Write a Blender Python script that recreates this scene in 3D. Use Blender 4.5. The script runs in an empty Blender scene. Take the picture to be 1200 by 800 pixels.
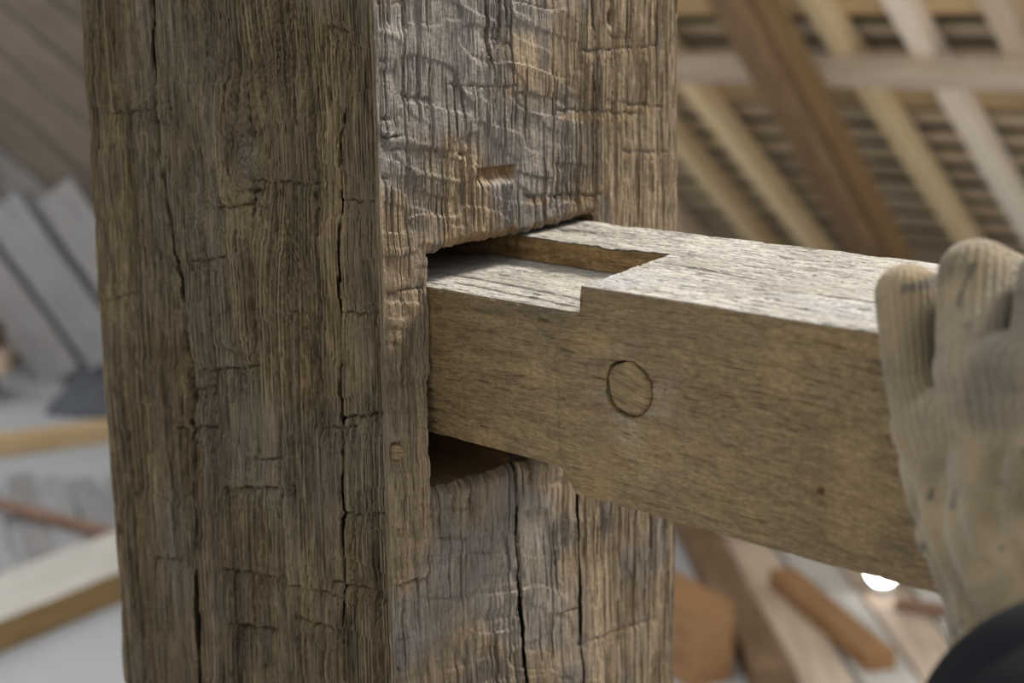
import bpy, math, random
import numpy as np
from mathutils import Matrix, Vector

# ------------------------------------------------------------------ camera, world, light
scene = bpy.context.scene
col = scene.collection
Rcv = np.array([[0.99989048, -0.00304021, -0.01448382],
                [-0.01479946, -0.20540451, -0.97856526],
                [0.0, 0.97867244, -0.20542701]])
cd = bpy.data.cameras.new('camera')
cd.sensor_width = 36.0
cd.lens = 1914.0 / 1200.0 * 36.0
cd.clip_start = 0.02
cd.dof.use_dof = True
cd.dof.focus_distance = 0.79
cd.dof.aperture_fstop = 7.0
cd.dof.aperture_blades = 9
cam = bpy.data.objects.new('camera', cd)
col.objects.link(cam)
x_, y_, z_ = Rcv[0], -Rcv[1], -Rcv[2]
cam.matrix_world = Matrix(((x_[0], y_[0], z_[0], 0.0), (x_[1], y_[1], z_[1], 0.0), (x_[2], y_[2], z_[2], 1.6), (0, 0, 0, 1)))
scene.camera = cam

world = bpy.data.worlds.new('overcast_sky')
scene.world = world
world.use_nodes = True
bg = world.node_tree.nodes['Background']
bg.inputs[1].default_value = 1.0
wn, wl = world.node_tree.nodes, world.node_tree.links
wtc = wn.new('ShaderNodeTexCoord'); wsx = wn.new('ShaderNodeSeparateXYZ'); wmr = wn.new('ShaderNodeMapRange'); wmx = wn.new('ShaderNodeMixRGB')
wmr.inputs[1].default_value = 0.0; wmr.inputs[2].default_value = 1.0      # standard overcast sky: zenith about three times the horizon
wmx.inputs[1].default_value = (0.50, 0.50, 0.50, 1); wmx.inputs[2].default_value = (1.42, 1.46, 1.50, 1)
wl.new(wtc.outputs['Generated'], wsx.inputs[0]); wl.new(wsx.outputs['Z'], wmr.inputs[0]); wl.new(wmr.outputs[0], wmx.inputs[0]); wl.new(wmx.outputs[0], bg.inputs[0])

sd = bpy.data.lights.new('hazy_sun_offscreen', 'SUN')
sd.energy = 6.6
sd.angle = math.radians(14)
sd.color = (1.0, 0.95, 0.87)
sun = bpy.data.objects.new('hazy_sun_offscreen', sd)
col.objects.link(sun)
SUN_DIR = Vector((0.64, 0.28, 0.72)).normalized()      # towards the sun
sun.rotation_euler = SUN_DIR.to_track_quat('Z', 'Y').to_euler()
sun.location = SUN_DIR * 6

scene.view_settings.view_transform = 'Standard'
scene.view_settings.look = 'None'
scene.view_settings.gamma = 1.0
scene.view_settings.use_curve_mapping = False
scene.view_settings.exposure = 0.16

# ------------------------------------------------------------------ helpers
rng = np.random.RandomState(11)
random.seed(5)
TAB = [rng.rand(256, 256).astype(np.float32) for _ in range(6)]


def vn(x, y, seed=0):
    """value noise 0..1"""
    t = TAB[seed % 6]
    x = np.asarray(x, dtype=np.float64) + seed * 17.31
    y = np.asarray(y, dtype=np.float64) + seed * 9.77
    x, y = np.broadcast_arrays(x, y)
    xi = np.floor(x).astype(np.int64); yi = np.floor(y).astype(np.int64)
    fx = x - xi; fy = y - yi
    fx = fx * fx * (3 - 2 * fx); fy = fy * fy * (3 - 2 * fy)
    x0 = xi & 255; x1 = (xi + 1) & 255; y0 = yi & 255; y1 = (yi + 1) & 255
    return (t[x0, y0] * (1 - fx) + t[x1, y0] * fx) * (1 - fy) + (t[x0, y1] * (1 - fx) + t[x1, y1] * fx) * fy


def ss(a, b, x):
    t = np.clip((x - a) / (b - a), 0, 1)
    return t * t * (3 - 2 * t)


def lerp3(a, b, t):
    return np.asarray(a)[None, :] * (1 - t[:, None]) + np.asarray(b)[None, :] * t[:, None]


def tag(o, label=None, cat=None, group=None, kind=None):
    if label: o['label'] = label
    if cat: o['category'] = cat
    if group: o['group'] = group
    if kind: o['kind'] = kind
    return o


def link(o, parent=None):
    col.objects.link(o)
    if parent is not None:
        o.parent = parent
    return o


def empty(name, loc):
    o = bpy.data.objects.new(name, None)
    o.empty_display_size = 0.05
    o.location = loc
    return link(o)


def mesh_np(name, verts, quads, mat, parent=None, loc=(0, 0, 0), colors=None, uv=None, smooth=True, tris=None, sharp=None):
    """fast mesh from numpy arrays; verts are local to loc"""
    me = bpy.data.meshes.new(name)
    verts = np.ascontiguousarray(verts, dtype=np.float32)
    quads = np.asarray(quads, dtype=np.int32).reshape(-1, 4)
    nt = 0 if tris is None else len(tris)
    me.vertices.add(len(verts)); me.vertices.foreach_set('co', verts.ravel())
    loops = quads.ravel()
    starts = np.arange(len(quads), dtype=np.int32) * 4
    if nt:
        tr = np.asarray(tris, dtype=np.int32).reshape(-1, 3)
        starts = np.concatenate([starts, len(loops) + np.arange(nt, dtype=np.int32) * 3])
        loops = np.concatenate([loops, tr.ravel()])
    me.loops.add(len(loops)); me.loops.foreach_set('vertex_index', loops.astype(np.int32))
    me.polygons.add(len(starts)); me.polygons.foreach_set('loop_start', starts.astype(np.int32))
    if colors is not None:
        at = me.attributes.new('wood_colour', 'FLOAT_COLOR', 'POINT')
        c4 = np.ones((len(verts), 4), dtype=np.float32); c4[:, :3] = colors
        at.data.foreach_set('color', c4.ravel())
    if uv is not None:
        ul = me.uv_layers.new(name='grain')
        ul.data.foreach_set('uv', np.asarray(uv, dtype=np.float32)[loops].ravel())
    me.update(calc_edges=True); me.validate()
    if smooth:
        me.polygons.foreach_set('use_smooth', np.ones(len(me.polygons), dtype=bool))
    if sharp:
        me.set_sharp_from_angle(angle=math.radians(sharp))
    if mat: me.materials.append(mat)
    o = bpy.data.objects.new(name, me)
    o.location = loc
    return link(o, parent)


def nmat(name):
    m = bpy.data.materials.new(name); m.use_nodes = True
    nt = m.node_tree
    b = nt.nodes['Principled BSDF']
    return m, nt, b, nt.nodes, nt.links


def hewn_material(name, bump, split, lo, hi, sp, dash):
    """old timber: colour of the wood from its own attribute, fibre noise and fine relief from nodes"""
    m, nt, b, N, L = nmat(name)
    at = N.new('ShaderNodeAttribute'); at.attribute_name = 'wood_colour'
    uvn = N.new('ShaderNodeUVMap'); uvn.uv_map = 'grain'
    mp = N.new('ShaderNodeMapping'); mp.inputs['Scale'].default_value = sp
    n1 = N.new('ShaderNodeTexNoise'); n1.inputs['Scale'].default_value = 1; n1.inputs['Detail'].default_value = 4
    L.new(uvn.outputs[0], mp.inputs[0]); L.new(mp.outputs[0], n1.inputs['Vector'])
    mp2 = N.new('ShaderNodeMapping'); mp2.inputs['Scale'].default_value = (420, 420, 1)
    n2 = N.new('ShaderNodeTexNoise'); n2.inputs['Scale'].default_value = 1; n2.inputs['Detail'].default_value = 5
    L.new(uvn.outputs[0], mp2.inputs[0]); L.new(mp2.outputs[0], n2.inputs['Vector'])
    mpc = N.new('ShaderNodeMapping'); mpc.inputs['Scale'].default_value = sp; mpc.inputs['Location'].default_value = (37.3, 11.9, 5.1)
    n1c = N.new('ShaderNodeTexNoise'); n1c.inputs['Scale'].default_value = 1; n1c.inputs['Detail'].default_value = 4
    L.new(uvn.outputs[0], mpc.inputs[0]); L.new(mpc.outputs[0], n1c.inputs['Vector'])
    mpd = N.new('ShaderNodeMapping'); mpd.inputs['Scale'].default_value = (420, 420, 1); mpd.inputs['Location'].default_value = (19.7, 43.3, 2.2)
    n2c = N.new('ShaderNodeTexNoise'); n2c.inputs['Scale'].default_value = 1; n2c.inputs['Detail'].default_value = 5
    L.new(uvn.outputs[0], mpd.inputs[0]); L.new(mpd.outputs[0], n2c.inputs['Vector'])
    r1 = N.new('ShaderNodeMapRange'); r1.inputs[1].default_value = 0.3; r1.inputs[2].default_value = 0.7; r1.inputs[3].default_value = lo; r1.inputs[4].default_value = hi
    L.new(n1c.outputs[0], r1.inputs[0])
    r2 = N.new('ShaderNodeMapRange'); r2.inputs[1].default_value = 0.3; r2.inputs[2].default_value = 0.7; r2.inputs[3].default_value = 0.82; r2.inputs[4].default_value = 1.18
    L.new(n2c.outputs[0], r2.inputs[0])
    mu = N.new('ShaderNodeMath'); mu.operation = 'MULTIPLY'; L.new(r1.outputs[0], mu.inputs[0]); L.new(r2.outputs[0], mu.inputs[1])
    vm = N.new('ShaderNodeVectorMath'); vm.operation = 'SCALE'; L.new(at.outputs['Color'], vm.inputs[0]); L.new(mu.outputs[0], vm.inputs['Scale'])
    L.new(vm.outputs[0], b.inputs['Base Color'])
    b.inputs['Roughness'].default_value = 0.62
    b.inputs['Specular IOR Level'].default_value = 0.35
    mp3 = N.new('ShaderNodeMapping'); mp3.inputs['Scale'].default_value = dash
    n3 = N.new('ShaderNodeTexNoise'); n3.inputs['Scale'].default_value = 1; n3.inputs['Detail'].default_value = 3; n3.inputs['Distortion'].default_value = .1
    L.new(uvn.outputs[0], mp3.inputs[0]); L.new(mp3.outputs[0], n3.inputs['Vector'])
    r3 = N.new('ShaderNodeMapRange'); r3.interpolation_type = 'SMOOTHSTEP'; r3.inputs[1].default_value = .36; r3.inputs[2].default_value = .47; r3.inputs[3].default_value = 0; r3.inputs[4].default_value = 1
    L.new(n3.outputs[0], r3.inputs[0])
    ad = N.new('ShaderNodeMath'); ad.operation = 'ADD'; L.new(n1.outputs[0], ad.inputs[0]); L.new(n2.outputs[0], ad.inputs[1])
    ad2 = N.new('ShaderNodeMath'); ad2.operation = 'MULTIPLY_ADD'; L.new(r3.outputs[0], ad2.inputs[0]); ad2.inputs[1].default_value = split; L.new(ad.outputs[0], ad2.inputs[2])
    bp = N.new('ShaderNodeBump'); bp.inputs['Strength'].default_value = 1.0; bp.inputs['Distance'].default_value = bump
    L.new(ad2.outputs[0], bp.inputs['Height']); L.new(bp.outputs[0], b.inputs['Normal'])
    return m


def timber_material(name, c1, c2, rough=0.75, sc=(6, 60, 60)):
    """plain sawn timber for the roof and the boards; the grain runs along local x"""
    m, nt, b, N, L = nmat(name)
    tc = N.new('ShaderNodeTexCoord')
    mp = N.new('ShaderNodeMapping'); mp.inputs['Scale'].default_value = sc
    n1 = N.new('ShaderNodeTexNoise'); n1.inputs['Scale'].default_value = 1; n1.inputs['Detail'].default_value = 5
    L.new(tc.outputs['Object'], mp.inputs[0]); L.new(mp.outputs[0], n1.inputs['Vector'])
    oi = N.new('ShaderNodeObjectInfo')
    rp = N.new('ShaderNodeMixRGB'); rp.inputs[1].default_value = (*c1, 1); rp.inputs[2].default_value = (*c2, 1)
    r1 = N.new('ShaderNodeMapRange'); r1.inputs[1].default_value = 0.3; r1.inputs[2].default_value = 0.7
    L.new(n1.outputs[0], r1.inputs[0]); L.new(r1.outputs[0], rp.inputs[0])
    r3 = N.new('ShaderNodeMapRange'); r3.inputs[3].default_value = 0.82; r3.inputs[4].default_value = 1.18
    L.new(oi.outputs['Random'], r3.inputs[0])
    vm = N.new('ShaderNodeVectorMath'); vm.operation = 'SCALE'; L.new(rp.outputs[0], vm.inputs[0]); L.new(r3.outputs[0], vm.inputs['Scale'])
    L.new(vm.outputs[0], b.inputs['Base Color'])
    b.inputs['Roughness'].default_value = rough
    b.inputs['Specular IOR Level'].default_value = 0.25
    bp = N.new('ShaderNodeBump'); bp.inputs['Strength'].default_value = 0.4; bp.inputs['Distance'].default_value = 0.002
    L.new(n1.outputs[0], bp.inputs['Height']); L.new(bp.outputs[0], b.inputs['Normal'])
    return m


HEWN = hewn_material('hewn_oak', .0010, .7, .62, 1.32, (1500, 70, 1), (1100, 26, 1))
HEWN_BEAM = hewn_material('weathered_oak', .0007, .5, .74, 1.22, (1500, 170, 1), (1250, 130, 1))

# ------------------------------------------------------------------ measured frame of the joint
CAMZ = 1.6
C0 = np.array([-0.062894, 0.7788, 0.0])            # near arris of the post on plan
eR = np.array([0.69447956, 0.71951243, 0.0])       # along the mortised face
eL = np.array([-0.71951243, 0.69447956, 0.0])      # along the other visible face
nR = -eL; nL = -eR
W1, W2 = 0.25547, 0.23700
O = np.array([-0.04183321, 0.80061993, 1.473386])  # beam's front top edge where it meets the post
bA = np.array([0.70565753, -0.70852999, -0.00571834])
bW = np.array([0.7078197, 0.70453712, 0.05117338])
bH = np.array([-0.03222909, -0.04015843, 0.99867341])
BW, BH = 0.1273, 0.1017

# ------------------------------------------------------------------ floor, roof, gable
PALE_FLOOR, nt, b, N, L = nmat('dusty_concrete')
tc = N.new('ShaderNodeTexCoord'); n1 = N.new('ShaderNodeTexNoise'); n1.inputs['Scale'].default_value = 2.5; n1.inputs['Detail'].default_value = 6
cr = N.new('ShaderNodeMixRGB'); cr.inputs[1].default_value = (0.36, 0.365, 0.375, 1); cr.inputs[2].default_value = (0.47, 0.475, 0.485, 1)
L.new(tc.outputs['Object'], n1.inputs['Vector']); L.new(n1.outputs[0], cr.inputs[0]); L.new(cr.outputs[0], b.inputs['Base Color'])
b.inputs['Roughness'].default_value = 0.85


def box_mesh(name, sx, sy, sz, bev=0.004, wob=0.0, n=6, seed=0):
    """timber along x from 0..sx, centred in y, z from 0..sz, chamfered arrises, slightly wavy"""
    xs = np.linspace(0, sx, n)
    prof = []
    y0, y1, z0, z1 = -sy / 2, sy / 2, 0, sz
    bv = min(bev, sy * 0.3, sz * 0.3)
    prof = [(y0 + bv, z0), (y1 - bv, z0), (y1, z0 + bv), (y1, z1 - bv), (y1 - bv, z1), (y0 + bv, z1), (y0, z1 - bv), (y0, z0 + bv)]
    r = np.random.RandomState(seed + 1)
    V = []; F = []
    for i, x in enumerate(xs):
        dy = (r.rand() - .5) * wob; dz = (r.rand() - .5) * wob * (0 if i in (0, n - 1) else 1)
        for p in prof:
            V.append((x, p[0] + dy, p[1] + max(dz, 0)))
    k = len(prof)
    for i in range(n - 1):
        for j in range(k):
            F.append((i * k + j, i * k + (j + 1) % k, (i + 1) * k + (j + 1) % k, (i + 1) * k + j))
    F.append(tuple(range(k - 1, -1, -1))); F.append(tuple((n - 1) * k + j for j in range(k)))
    me = bpy.data.meshes.new(name)
    me.from_pydata(V, [], F); me.update()
    return me


def timber(name, p0, p1, sy, sz, mat, up=(0, 0, 1), parent=None, bev=0.004, wob=0.0, seed=0, side_mat=None):
    """a squared timber whose underside centre line runs p0 -> p1"""
    p0 = Vector(p0); p1 = Vector(p1)
    X = (p1 - p0); ln = X.length; X.normalize()
    U = Vector(up); Y = U.cross(X).normalized(); Z = X.cross(Y).normalized()
    me = box_mesh(name, ln, sy, sz, bev, wob, seed=seed)
    me.materials.append(mat)
    if side_mat:
        me.materials.append(side_mat)
        for p in me.polygons:
            if p.normal.z < 0.5: p.material_index = 1
    o = bpy.data.objects.new(name, me)
    link(o, parent)
    M = Matrix(((X.x, Y.x, Z.x, p0.x), (X.y, Y.y, Z.y, p0.y), (X.z, Y.z, Z.z, p0.z), (0, 0, 0, 1)))
    if parent is not None:
        bpy.context.view_layer.update()
        o.matrix_world = M
        o.matrix_parent_inverse = Matrix()
        o.matrix_local = parent.matrix_world.inverted() @ M
    else:
        o.matrix_world = M
    return o


# floor slab
me = bpy.data.meshes.new('floor')
xs = [-7.0, 7.0]; ys = [-3.0, 10.5]
me.from_pydata([(xs[0], ys[0], 0), (xs[1], ys[0], 0), (xs[1], ys[1], 0), (xs[0], ys[1], 0),
                (xs[0], ys[0], -.2), (xs[1], ys[0], -.2), (xs[1], ys[1], -.2), (xs[0], ys[1], -.2)], [],
               [(0, 1, 2, 3), (7, 6, 5, 4), (0, 4, 5, 1), (1, 5, 6, 2), (2, 6, 7, 3), (3, 7, 4, 0)])
me.materials.append(PALE_FLOOR)
floor = link(bpy.data.objects.new('floor', me)); tag(floor, kind='structure')

# roof slope behind (frame: u along the eaves, v down the slope, n towards the room)
RP = np.array([1.0987, 5.2532, 1.3136]); RU = np.array([0.7547, -0.6561, 0.0]); RV = np.array([0.517, 0.5947, -0.6157]); RN = np.array([-0.4039, -0.4646, -0.788])


def rp(u, v, n=0.0):
    return RP + RU * u + RV * v + RN * n


M_BATTEN = timber_material('batten_wood', (0.44, 0.34, 0.22), (0.60, 0.49, 0.35), 0.8)
M_RAFT = [timber_material('rafter_straw', (0.82, 0.62, 0.34), (0.90, 0.74, 0.47)),
          timber_material('rafter_pale', (0.68, 0.58, 0.46), (0.84, 0.74, 0.62)),
          timber_material('rafter_tan', (0.56, 0.44, 0.31), (0.72, 0.59, 0.45))]
M_PURLIN = timber_material('purlin_grey', (0.50, 0.40, 0.30), (0.64, 0.53, 0.42))
M_TAN = timber_material('board_tan', (0.50, 0.34, 0.17), (0.66, 0.48, 0.27))
M_BROWN = timber_material('old_brown', (0.15, 0.09, 0.045), (0.27, 0.175, 0.10))
M_BRACE = timber_material('brace_brown', (0.22, 0.130, 0.058), (0.33, 0.21, 0.105))
M_ORANGE = timber_material('orange_brown', (0.20, 0.105, 0.045), (0.30, 0.165, 0.075))
M_DARKROOF = timber_material('roof_cover', (0.10, 0.075, 0.052), (0.17, 0.13, 0.092), 0.9)

U0, U1 = -3.0, 1.75
V0, V1 = -2.3, 2.05
# covering (dark underside of the tiles) = the roof itself; the battens are its pieces
nn = 0.19
q = [rp(U0, V0, -nn), rp(U1, V0, -nn), rp(U1, V1, -nn), rp(U0, V1, -nn), rp(U0, V0, -nn - .03), rp(U1, V0, -nn - .03), rp(U1, V1, -nn - .03), rp(U0, V1, -nn - .03)]
me = bpy.data.meshes.new('ceiling')
base = rp(-.6, V1, -nn)
me.from_pydata([tuple(p - base) for p in q], [], [(0, 1, 2, 3), (7, 6, 5, 4), (0, 4, 5, 1), (1, 5, 6, 2), (2, 6, 7, 3), (3, 7, 4, 0)])
me.materials.append(M_DARKROOF)
roof = link(bpy.data.objects.new('ceiling', me)); roof.location = base; tag(roof, 'dark underside of the roof slope behind the rafters', kind='structure')
bpy.context.view_layer.update()
v = V0 + 0.03; i = 0
while v < V1 - 0.05:
    wdt = 0.064 + 0.010 * random.random()
    timber('batten', rp(U0, v, -.102), rp(U1, v, -.102), wdt, 0.014, M_BATTEN, up=-RN, parent=roof, bev=0.003, wob=0.006, seed=i)
    v += 0.118; i += 1
for k, (u, mi, wd) in enumerate([(-2.75, 2, .07), (-2.2, 0, .07), (-1.7, 0, .07), (-1.27, 2, .068), (-0.925, 0, .072), (-0.665, 0, .074), (0.03, 0, .074), (0.305, 1, .076), (0.60, 2, .078), (0.92, 0, .075), (1.25, 1, .075), (1.6, 2, .075)]):
    o = timber('rafter', rp(u, V0, 0), rp(u, V1, 0), wd, 0.072, M_RAFT[mi], up=-RN, bev=0.004, seed=k)
    lab = ['straw-coloured', 'pale whitish', 'tan'][mi]
    pos = {-0.925: 'farther along past the brown principal rafter, second from it', -0.665: 'next to the brown principal rafter on its far side', 0.03: 'next to the brown principal rafter on its near side',
           0.305: 'second from the brown principal rafter on its near side', 0.60: 'third from the brown principal rafter on its near side',
           0.92: 'fourth from the principal rafter', 1.25: 'fifth from the principal rafter', 1.6: 'last one at the open end of the roof',
           -1.27: 'third past the principal rafter towards the gable', -1.7: 'fourth past the principal rafter towards the gable', -2.2: 'fifth past the principal rafter towards the gable', -2.75: 'closest to the gable wall'}[u]
    tag(o, '%s thin rafter, %s' % (lab, pos), 'rafter', 'thin rafters of the roof slope')
# purlin that the rafters rest on, in front of them (towards the room), and the tan boards behind them
o = timber('purlin', rp(U0, -.130, 0.075), rp(U1, -.130, 0.075), 0.080, 0.0745, M_PURLIN, up=-RN, bev=0.006); tag(o, 'long pale grey purlin running level under the rafters', 'beam')
o = timber('tie_board', rp(U0, 0.165, -.0725), rp(U1, 0.165, -.0725), 0.115, 0.028, M_TAN, up=-RN); tag(o, 'tan board behind the rafters just below the purlin', 'board')
o = timber('tie_board', rp(U0, -.315, -.0725), rp(U1, -.315, -.0725), 0.10, 0.028, M_TAN, up=-RN); tag(o, 'tan board behind the rafters above the purlin', 'board')
# principal rafter
o = timber('principal_rafter', rp(.095, V0, 0.20), rp(-.307, 1.72, 0.20), 0.130, 0.124, M_BROWN, up=-RN, bev=0.02, wob=0.006); tag(o, 'thick old brown principal rafter crossing in front of the purlin', 'beam')
o = timber('brace', rp(.182, V0, 0.165), rp(-.228, 1.80, 0.165), 0.036, 0.089, M_BRACE, up=-RN, bev=0.006); tag(o, 'orange-brown timber fixed alongside the thick brown principal rafter', 'beam')

# gable wall of diagonal boards at the left
M_GB = timber_material('gable_board_brown', (0.13, 0.102, 0.080), (0.20, 0.162, 0.130), 0.85)
M_GG = timber_material('gable_board_grey', (0.20, 0.188, 0.178), (0.28, 0.268, 0.256), 0.85)
me = bpy.data.meshes.new('wall_left')
me.from_pydata([(-6.0, 7.25, 0), (-1.1, 7.25, 0), (-1.1, 7.25, 3), (-6.0, 7.25, 3), (-6.0, 7.33, 0), (-1.1, 7.33, 0), (-1.1, 7.33, 3), (-6.0, 7.33, 3)], [],
               [(0, 1, 2, 3), (7, 6, 5, 4), (0, 4, 5, 1), (1, 5, 6, 2), (2, 6, 7, 3), (3, 7, 4, 0)])
me.materials.append(M_GB)
wall = link(bpy.data.objects.new('wall_left', me)); tag(wall, kind='structure')
bpy.context.view_layer.update()
# boards follow the roof pitch; each one clipped to the wall
dirx, dirz = math.cos(math.radians(-42)), math.sin(math.radians(-42))
for k in range(-24, 24):
    off = k * 0.165
    # line through (-2.9 + off*nx, z 1.1 + off*nz)
    px, pz = -2.85 - off * dirz, 1.2 + off * dirx
    ts = []
    tlo, thi = -9, 9
    for (pc, dc, lo, hi) in ((px, dirx, -5.97, -1.12), (pz, dirz, 0.02, 2.95)):
        a_, b_ = (lo - pc) / dc, (hi - pc) / dc
        tlo = max(tlo, min(a_, b_)); thi = min(thi, max(a_, b_))
    if thi - tlo < 0.25: continue
    p0 = (px + dirx * tlo, 7.25, pz + dirz * tlo); p1 = (px + dirx * thi, 7.25, pz + dirz * thi)
    timber('plank', p0, p1, 0.155, 0.022, M_GG if k < 2 else M_GB, up=(0, -1, 0), parent=wall, wob=0.004, seed=k + 40)

# ------------------------------------------------------------------ post
WOOD_Z0, WOOD_Z1 = -0.50, 0.08           # finely worked range around the eye line (z relative to the camera height)


def segs_field(s, z, segs, depth, seed):
    """axe cuts: a crisp line with a shallow scoop under it; returns (relief, crumple)"""
    D = np.zeros_like(s); K = np.zeros_like(s)
    r = np.random.RandomState(seed)
    for (s0, z0, s1, z1) in segs:
        ln = math.hypot(s1 - s0, z1 - z0)
        ux, uz = (s1 - s0) / ln, (z1 - z0) / ln
        dd = depth * (0.6 + 0.8 * r.rand()); sl = 0.004 + 0.008 * r.rand()
        m = (np.abs(s - (s0 + s1) / 2) < ln * .5 + .02) & (np.abs(z - (z0 + z1) / 2) < ln * .5 + .06)
        if not m.any(): continue
        sm, zm = s[m], z[m]
        t = (sm - s0) * ux + (zm - z0) * uz
        qd = -(sm - s0) * uz + (zm - z0) * ux
        qd = qd + 0.0022 * (vn(t / .005, t * 0, seed % 6) - .5) + 0.0014 * (vn(t / .0013, t * 0 + 3, seed % 6) - .5)
        end = ss(-.003, .004, t) * ss(-.003, .004, ln - t)
        gap = 0.10 + 0.90 * ss(.30, .55, vn(t / .0035, zm * 0 + s0 * 900, seed % 6))
        scoop = np.where(qd < 0, np.exp(np.minimum(qd, 0) / sl), np.exp(-np.maximum(qd, 0) / .0006))
        line = np.exp(-(qd / .0006) ** 2)
        D[m] -= end * dd * (0.55 * scoop + 0.9 * gap * line)
        K[m] = np.maximum(K[m], end * np.exp(-np.abs(qd + .003) / .006))
    return D, K


def crack(s, z, poly, width, depth, seed=0, taper=.02):
    p = sorted(poly, key=lambda q_: q_[1])
    zs = np.array([q_[1] for q_ in p]); sc = np.array([q_[0] for q_ in p])
    c = np.interp(z, zs, sc) + 0.0010 * (vn(z / .025, z * 0, seed) - .5) + 0.0003 * (vn(z / .005, z * 0 + 5, seed) - .5)
    w = width * (0.6 + 0.8 * vn(z / .03, z * 0 + 2, seed)) * ss(zs[0] - .001, zs[0] + taper, z) * ss(-zs[-1] - .001, -zs[-1] + taper, -z)
    d = np.abs(s - c)
    return -depth * (1 - ss(0.72, 1.0, d / np.maximum(w, 1e-6))) * (w > 1e-5)


LM = [(0.0259, -0.0608, 0.0664, -0.0574), (0.0759, -0.0529, 0.0873, -0.0516), (0.0015, -0.0145, 0.0165, -0.0145), (0.1569, -0.0903, 0.2142, -0.0887), (0.1417, -0.0967, 0.1644, -0.0951), (0.1220, -0.1076, 0.1552, -0.1029), (0.2281, -0.0953, 0.2558, -0.0941), (0.2175, -0.0115, 0.2400, -0.0143), (0.0981, -0.1387, 0.1312, -0.1331), (0.0064, -0.1724, 0.0442, -0.1614), (0.0980, -0.2003, 0.1521, -0.1904), (0.0811, -0.2152, 0.1149, -0.2065), (0.0704, -0.2390, 0.1153, -0.2292), (0.1215, -0.1844, 0.1526, -0.1848), (0.2236, -0.1520, 0.2563, -0.1489), (0.2053, -0.2146, 0.2316, -0.2100), (0.2219, -0.2068, 0.2540, -0.1988), (0.1813, -0.1567, 0.1918, -0.1555), (0.0419, -0.3229, 0.0729, -0.3172), (0.1146, -0.2653, 0.1477, -0.2582), (0.1122, -0.3131, 0.1439, -0.3080), (0.1118, -0.3464, 0.1415, -0.3396), (0.1390, -0.2434, 0.1706, -0.2384), (0.1322, -0.2613, 0.1820, -0.2518), (0.2170, -0.2585, 0.2555, -0.2503), (0.1361, -0.3104, 0.1735, -0.3033), (0.1731, -0.3082, 0.2179, -0.3037), (0.2066, -0.2976, 0.2490, -0.2936), (0.1749, -0.3248, 0.2168, -0.3239), (0.1256, -0.3433, 0.1608, -0.3369)]
RM = [(0.1483, -0.0281, 0.2136, -0.0269), (0.1722, -0.0211, 0.1911, -0.0225), (0.1685, -0.0554, 0.2192, -0.0620), (0.1256, -0.0576, 0.1986, -0.0641), (0.0490, -0.0415, 0.0978, -0.0446), (0.1018, -0.1014, 0.1647, -0.1065), (0.1815, -0.0838, 0.2218, -0.0874), (0.0009, -0.0273, 0.0101, -0.0276), (0.0008, -0.0544, 0.0090, -0.0549), (0.0005, -0.0632, 0.0158, -0.0643), (0.0002, -0.0827, 0.0078, -0.0833), (0.0029, -0.0687, 0.0635, -0.0762), (0.0011, -0.1395, 0.0277, -0.1393), (0.1396, -0.3633, 0.2166, -0.3672), (0.1218, -0.3395, 0.1442, -0.3414), (0.0005, -0.3225, 0.0060, -0.3248), (0.0010, -0.2886, 0.0284, -0.2912), (0.0014, -0.2586, 0.0111, -0.2602), (0.0002, -0.3326, 0.0074, -0.3350), (0.0693, -0.0172, 0.0938, -0.0229), (0.0165, -0.0440, 0.0361, -0.0483)]
LC1 = [(0.0757, 0.09), (0.0757, 0.0155), (0.0759, 0.0020), (0.0722, -0.0484), (0.0738, -0.0810), (0.0815, -0.1184), (0.0876, -0.1561), (0.0916, -0.1993), (0.0907, -0.2440), (0.0876, -0.2952), (0.0854, -0.3371), (0.0822, -0.3910), (0.0810, -0.4129), (0.08, -.49)]
LC2 = [(0.2320, -0.0479), (0.2296, -0.0685), (0.2262, -0.1064), (0.2221, -0.1670), (0.2212, -0.2204), (0.2195, -0.2754), (0.2160, -0.3518), (0.2149, -0.3714), (.214, -.47)]
LCS = [[(0.0343, -0.0116), (0.0345, -0.0400)], [(0.0407, -0.0684), (0.0372, -0.1073)], [(0.1966, -0.0198), (0.1945, -0.0618)], [(0.1833, -0.0074), (0.1835, -0.0241)]]
RC1 = [(0.0915, -0.2300), (0.0919, -0.2419), (0.0932, -0.2719), (0.0950, -0.3212), (0.0981, -0.3722), (0.0991, -0.3930), (.101, -.48)]
RC2 = [(0.1400, -0.2500), (0.1431, -0.3042), (0.1442, -0.3404), (0.1460, -0.3879), (0.1466, -0.4093), (.148, -.45)]
RCS = [[(0.1238, -0.2992), (0.1255, -0.3299)], [(0.0742, 0.03), (0.0760, -0.0173), (0.0809, -0.0417)], [(0.0426, -0.2689), (0.0427, -0.3064)], [(0.1587, -0.2878), (0.1592, -0.3187)], [(0.1867, -0.0017), (0.1874, -0.0294)]]
r_ = np.random.RandomState(3)
for _ in range(34):      # short drying checks
    s0 = r_.uniform(.012, W1 - .012); z0 = r_.uniform(-.46, .04); LCS.append([(s0, z0), (s0 + r_.uniform(-.001, .001), z0 - r_.uniform(.012, .05))])
for _ in range(26):
    s0 = r_.uniform(.012, W2 - .012); z0 = r_.uniform(-.46, .04)
    if .02 < s0 < .17 and -.30 < z0 < -.09: continue
    RCS.append([(s0, z0), (s0 + r_.uniform(-.001, .001), z0 - r_.uniform(.01, .04))])


def dent(s, z, s0, z0, rs, rz, depth):
    return -depth * np.exp(-(((s - s0) / rs) ** 2 + ((z - z0) / rz) ** 2) ** 1.5)


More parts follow.
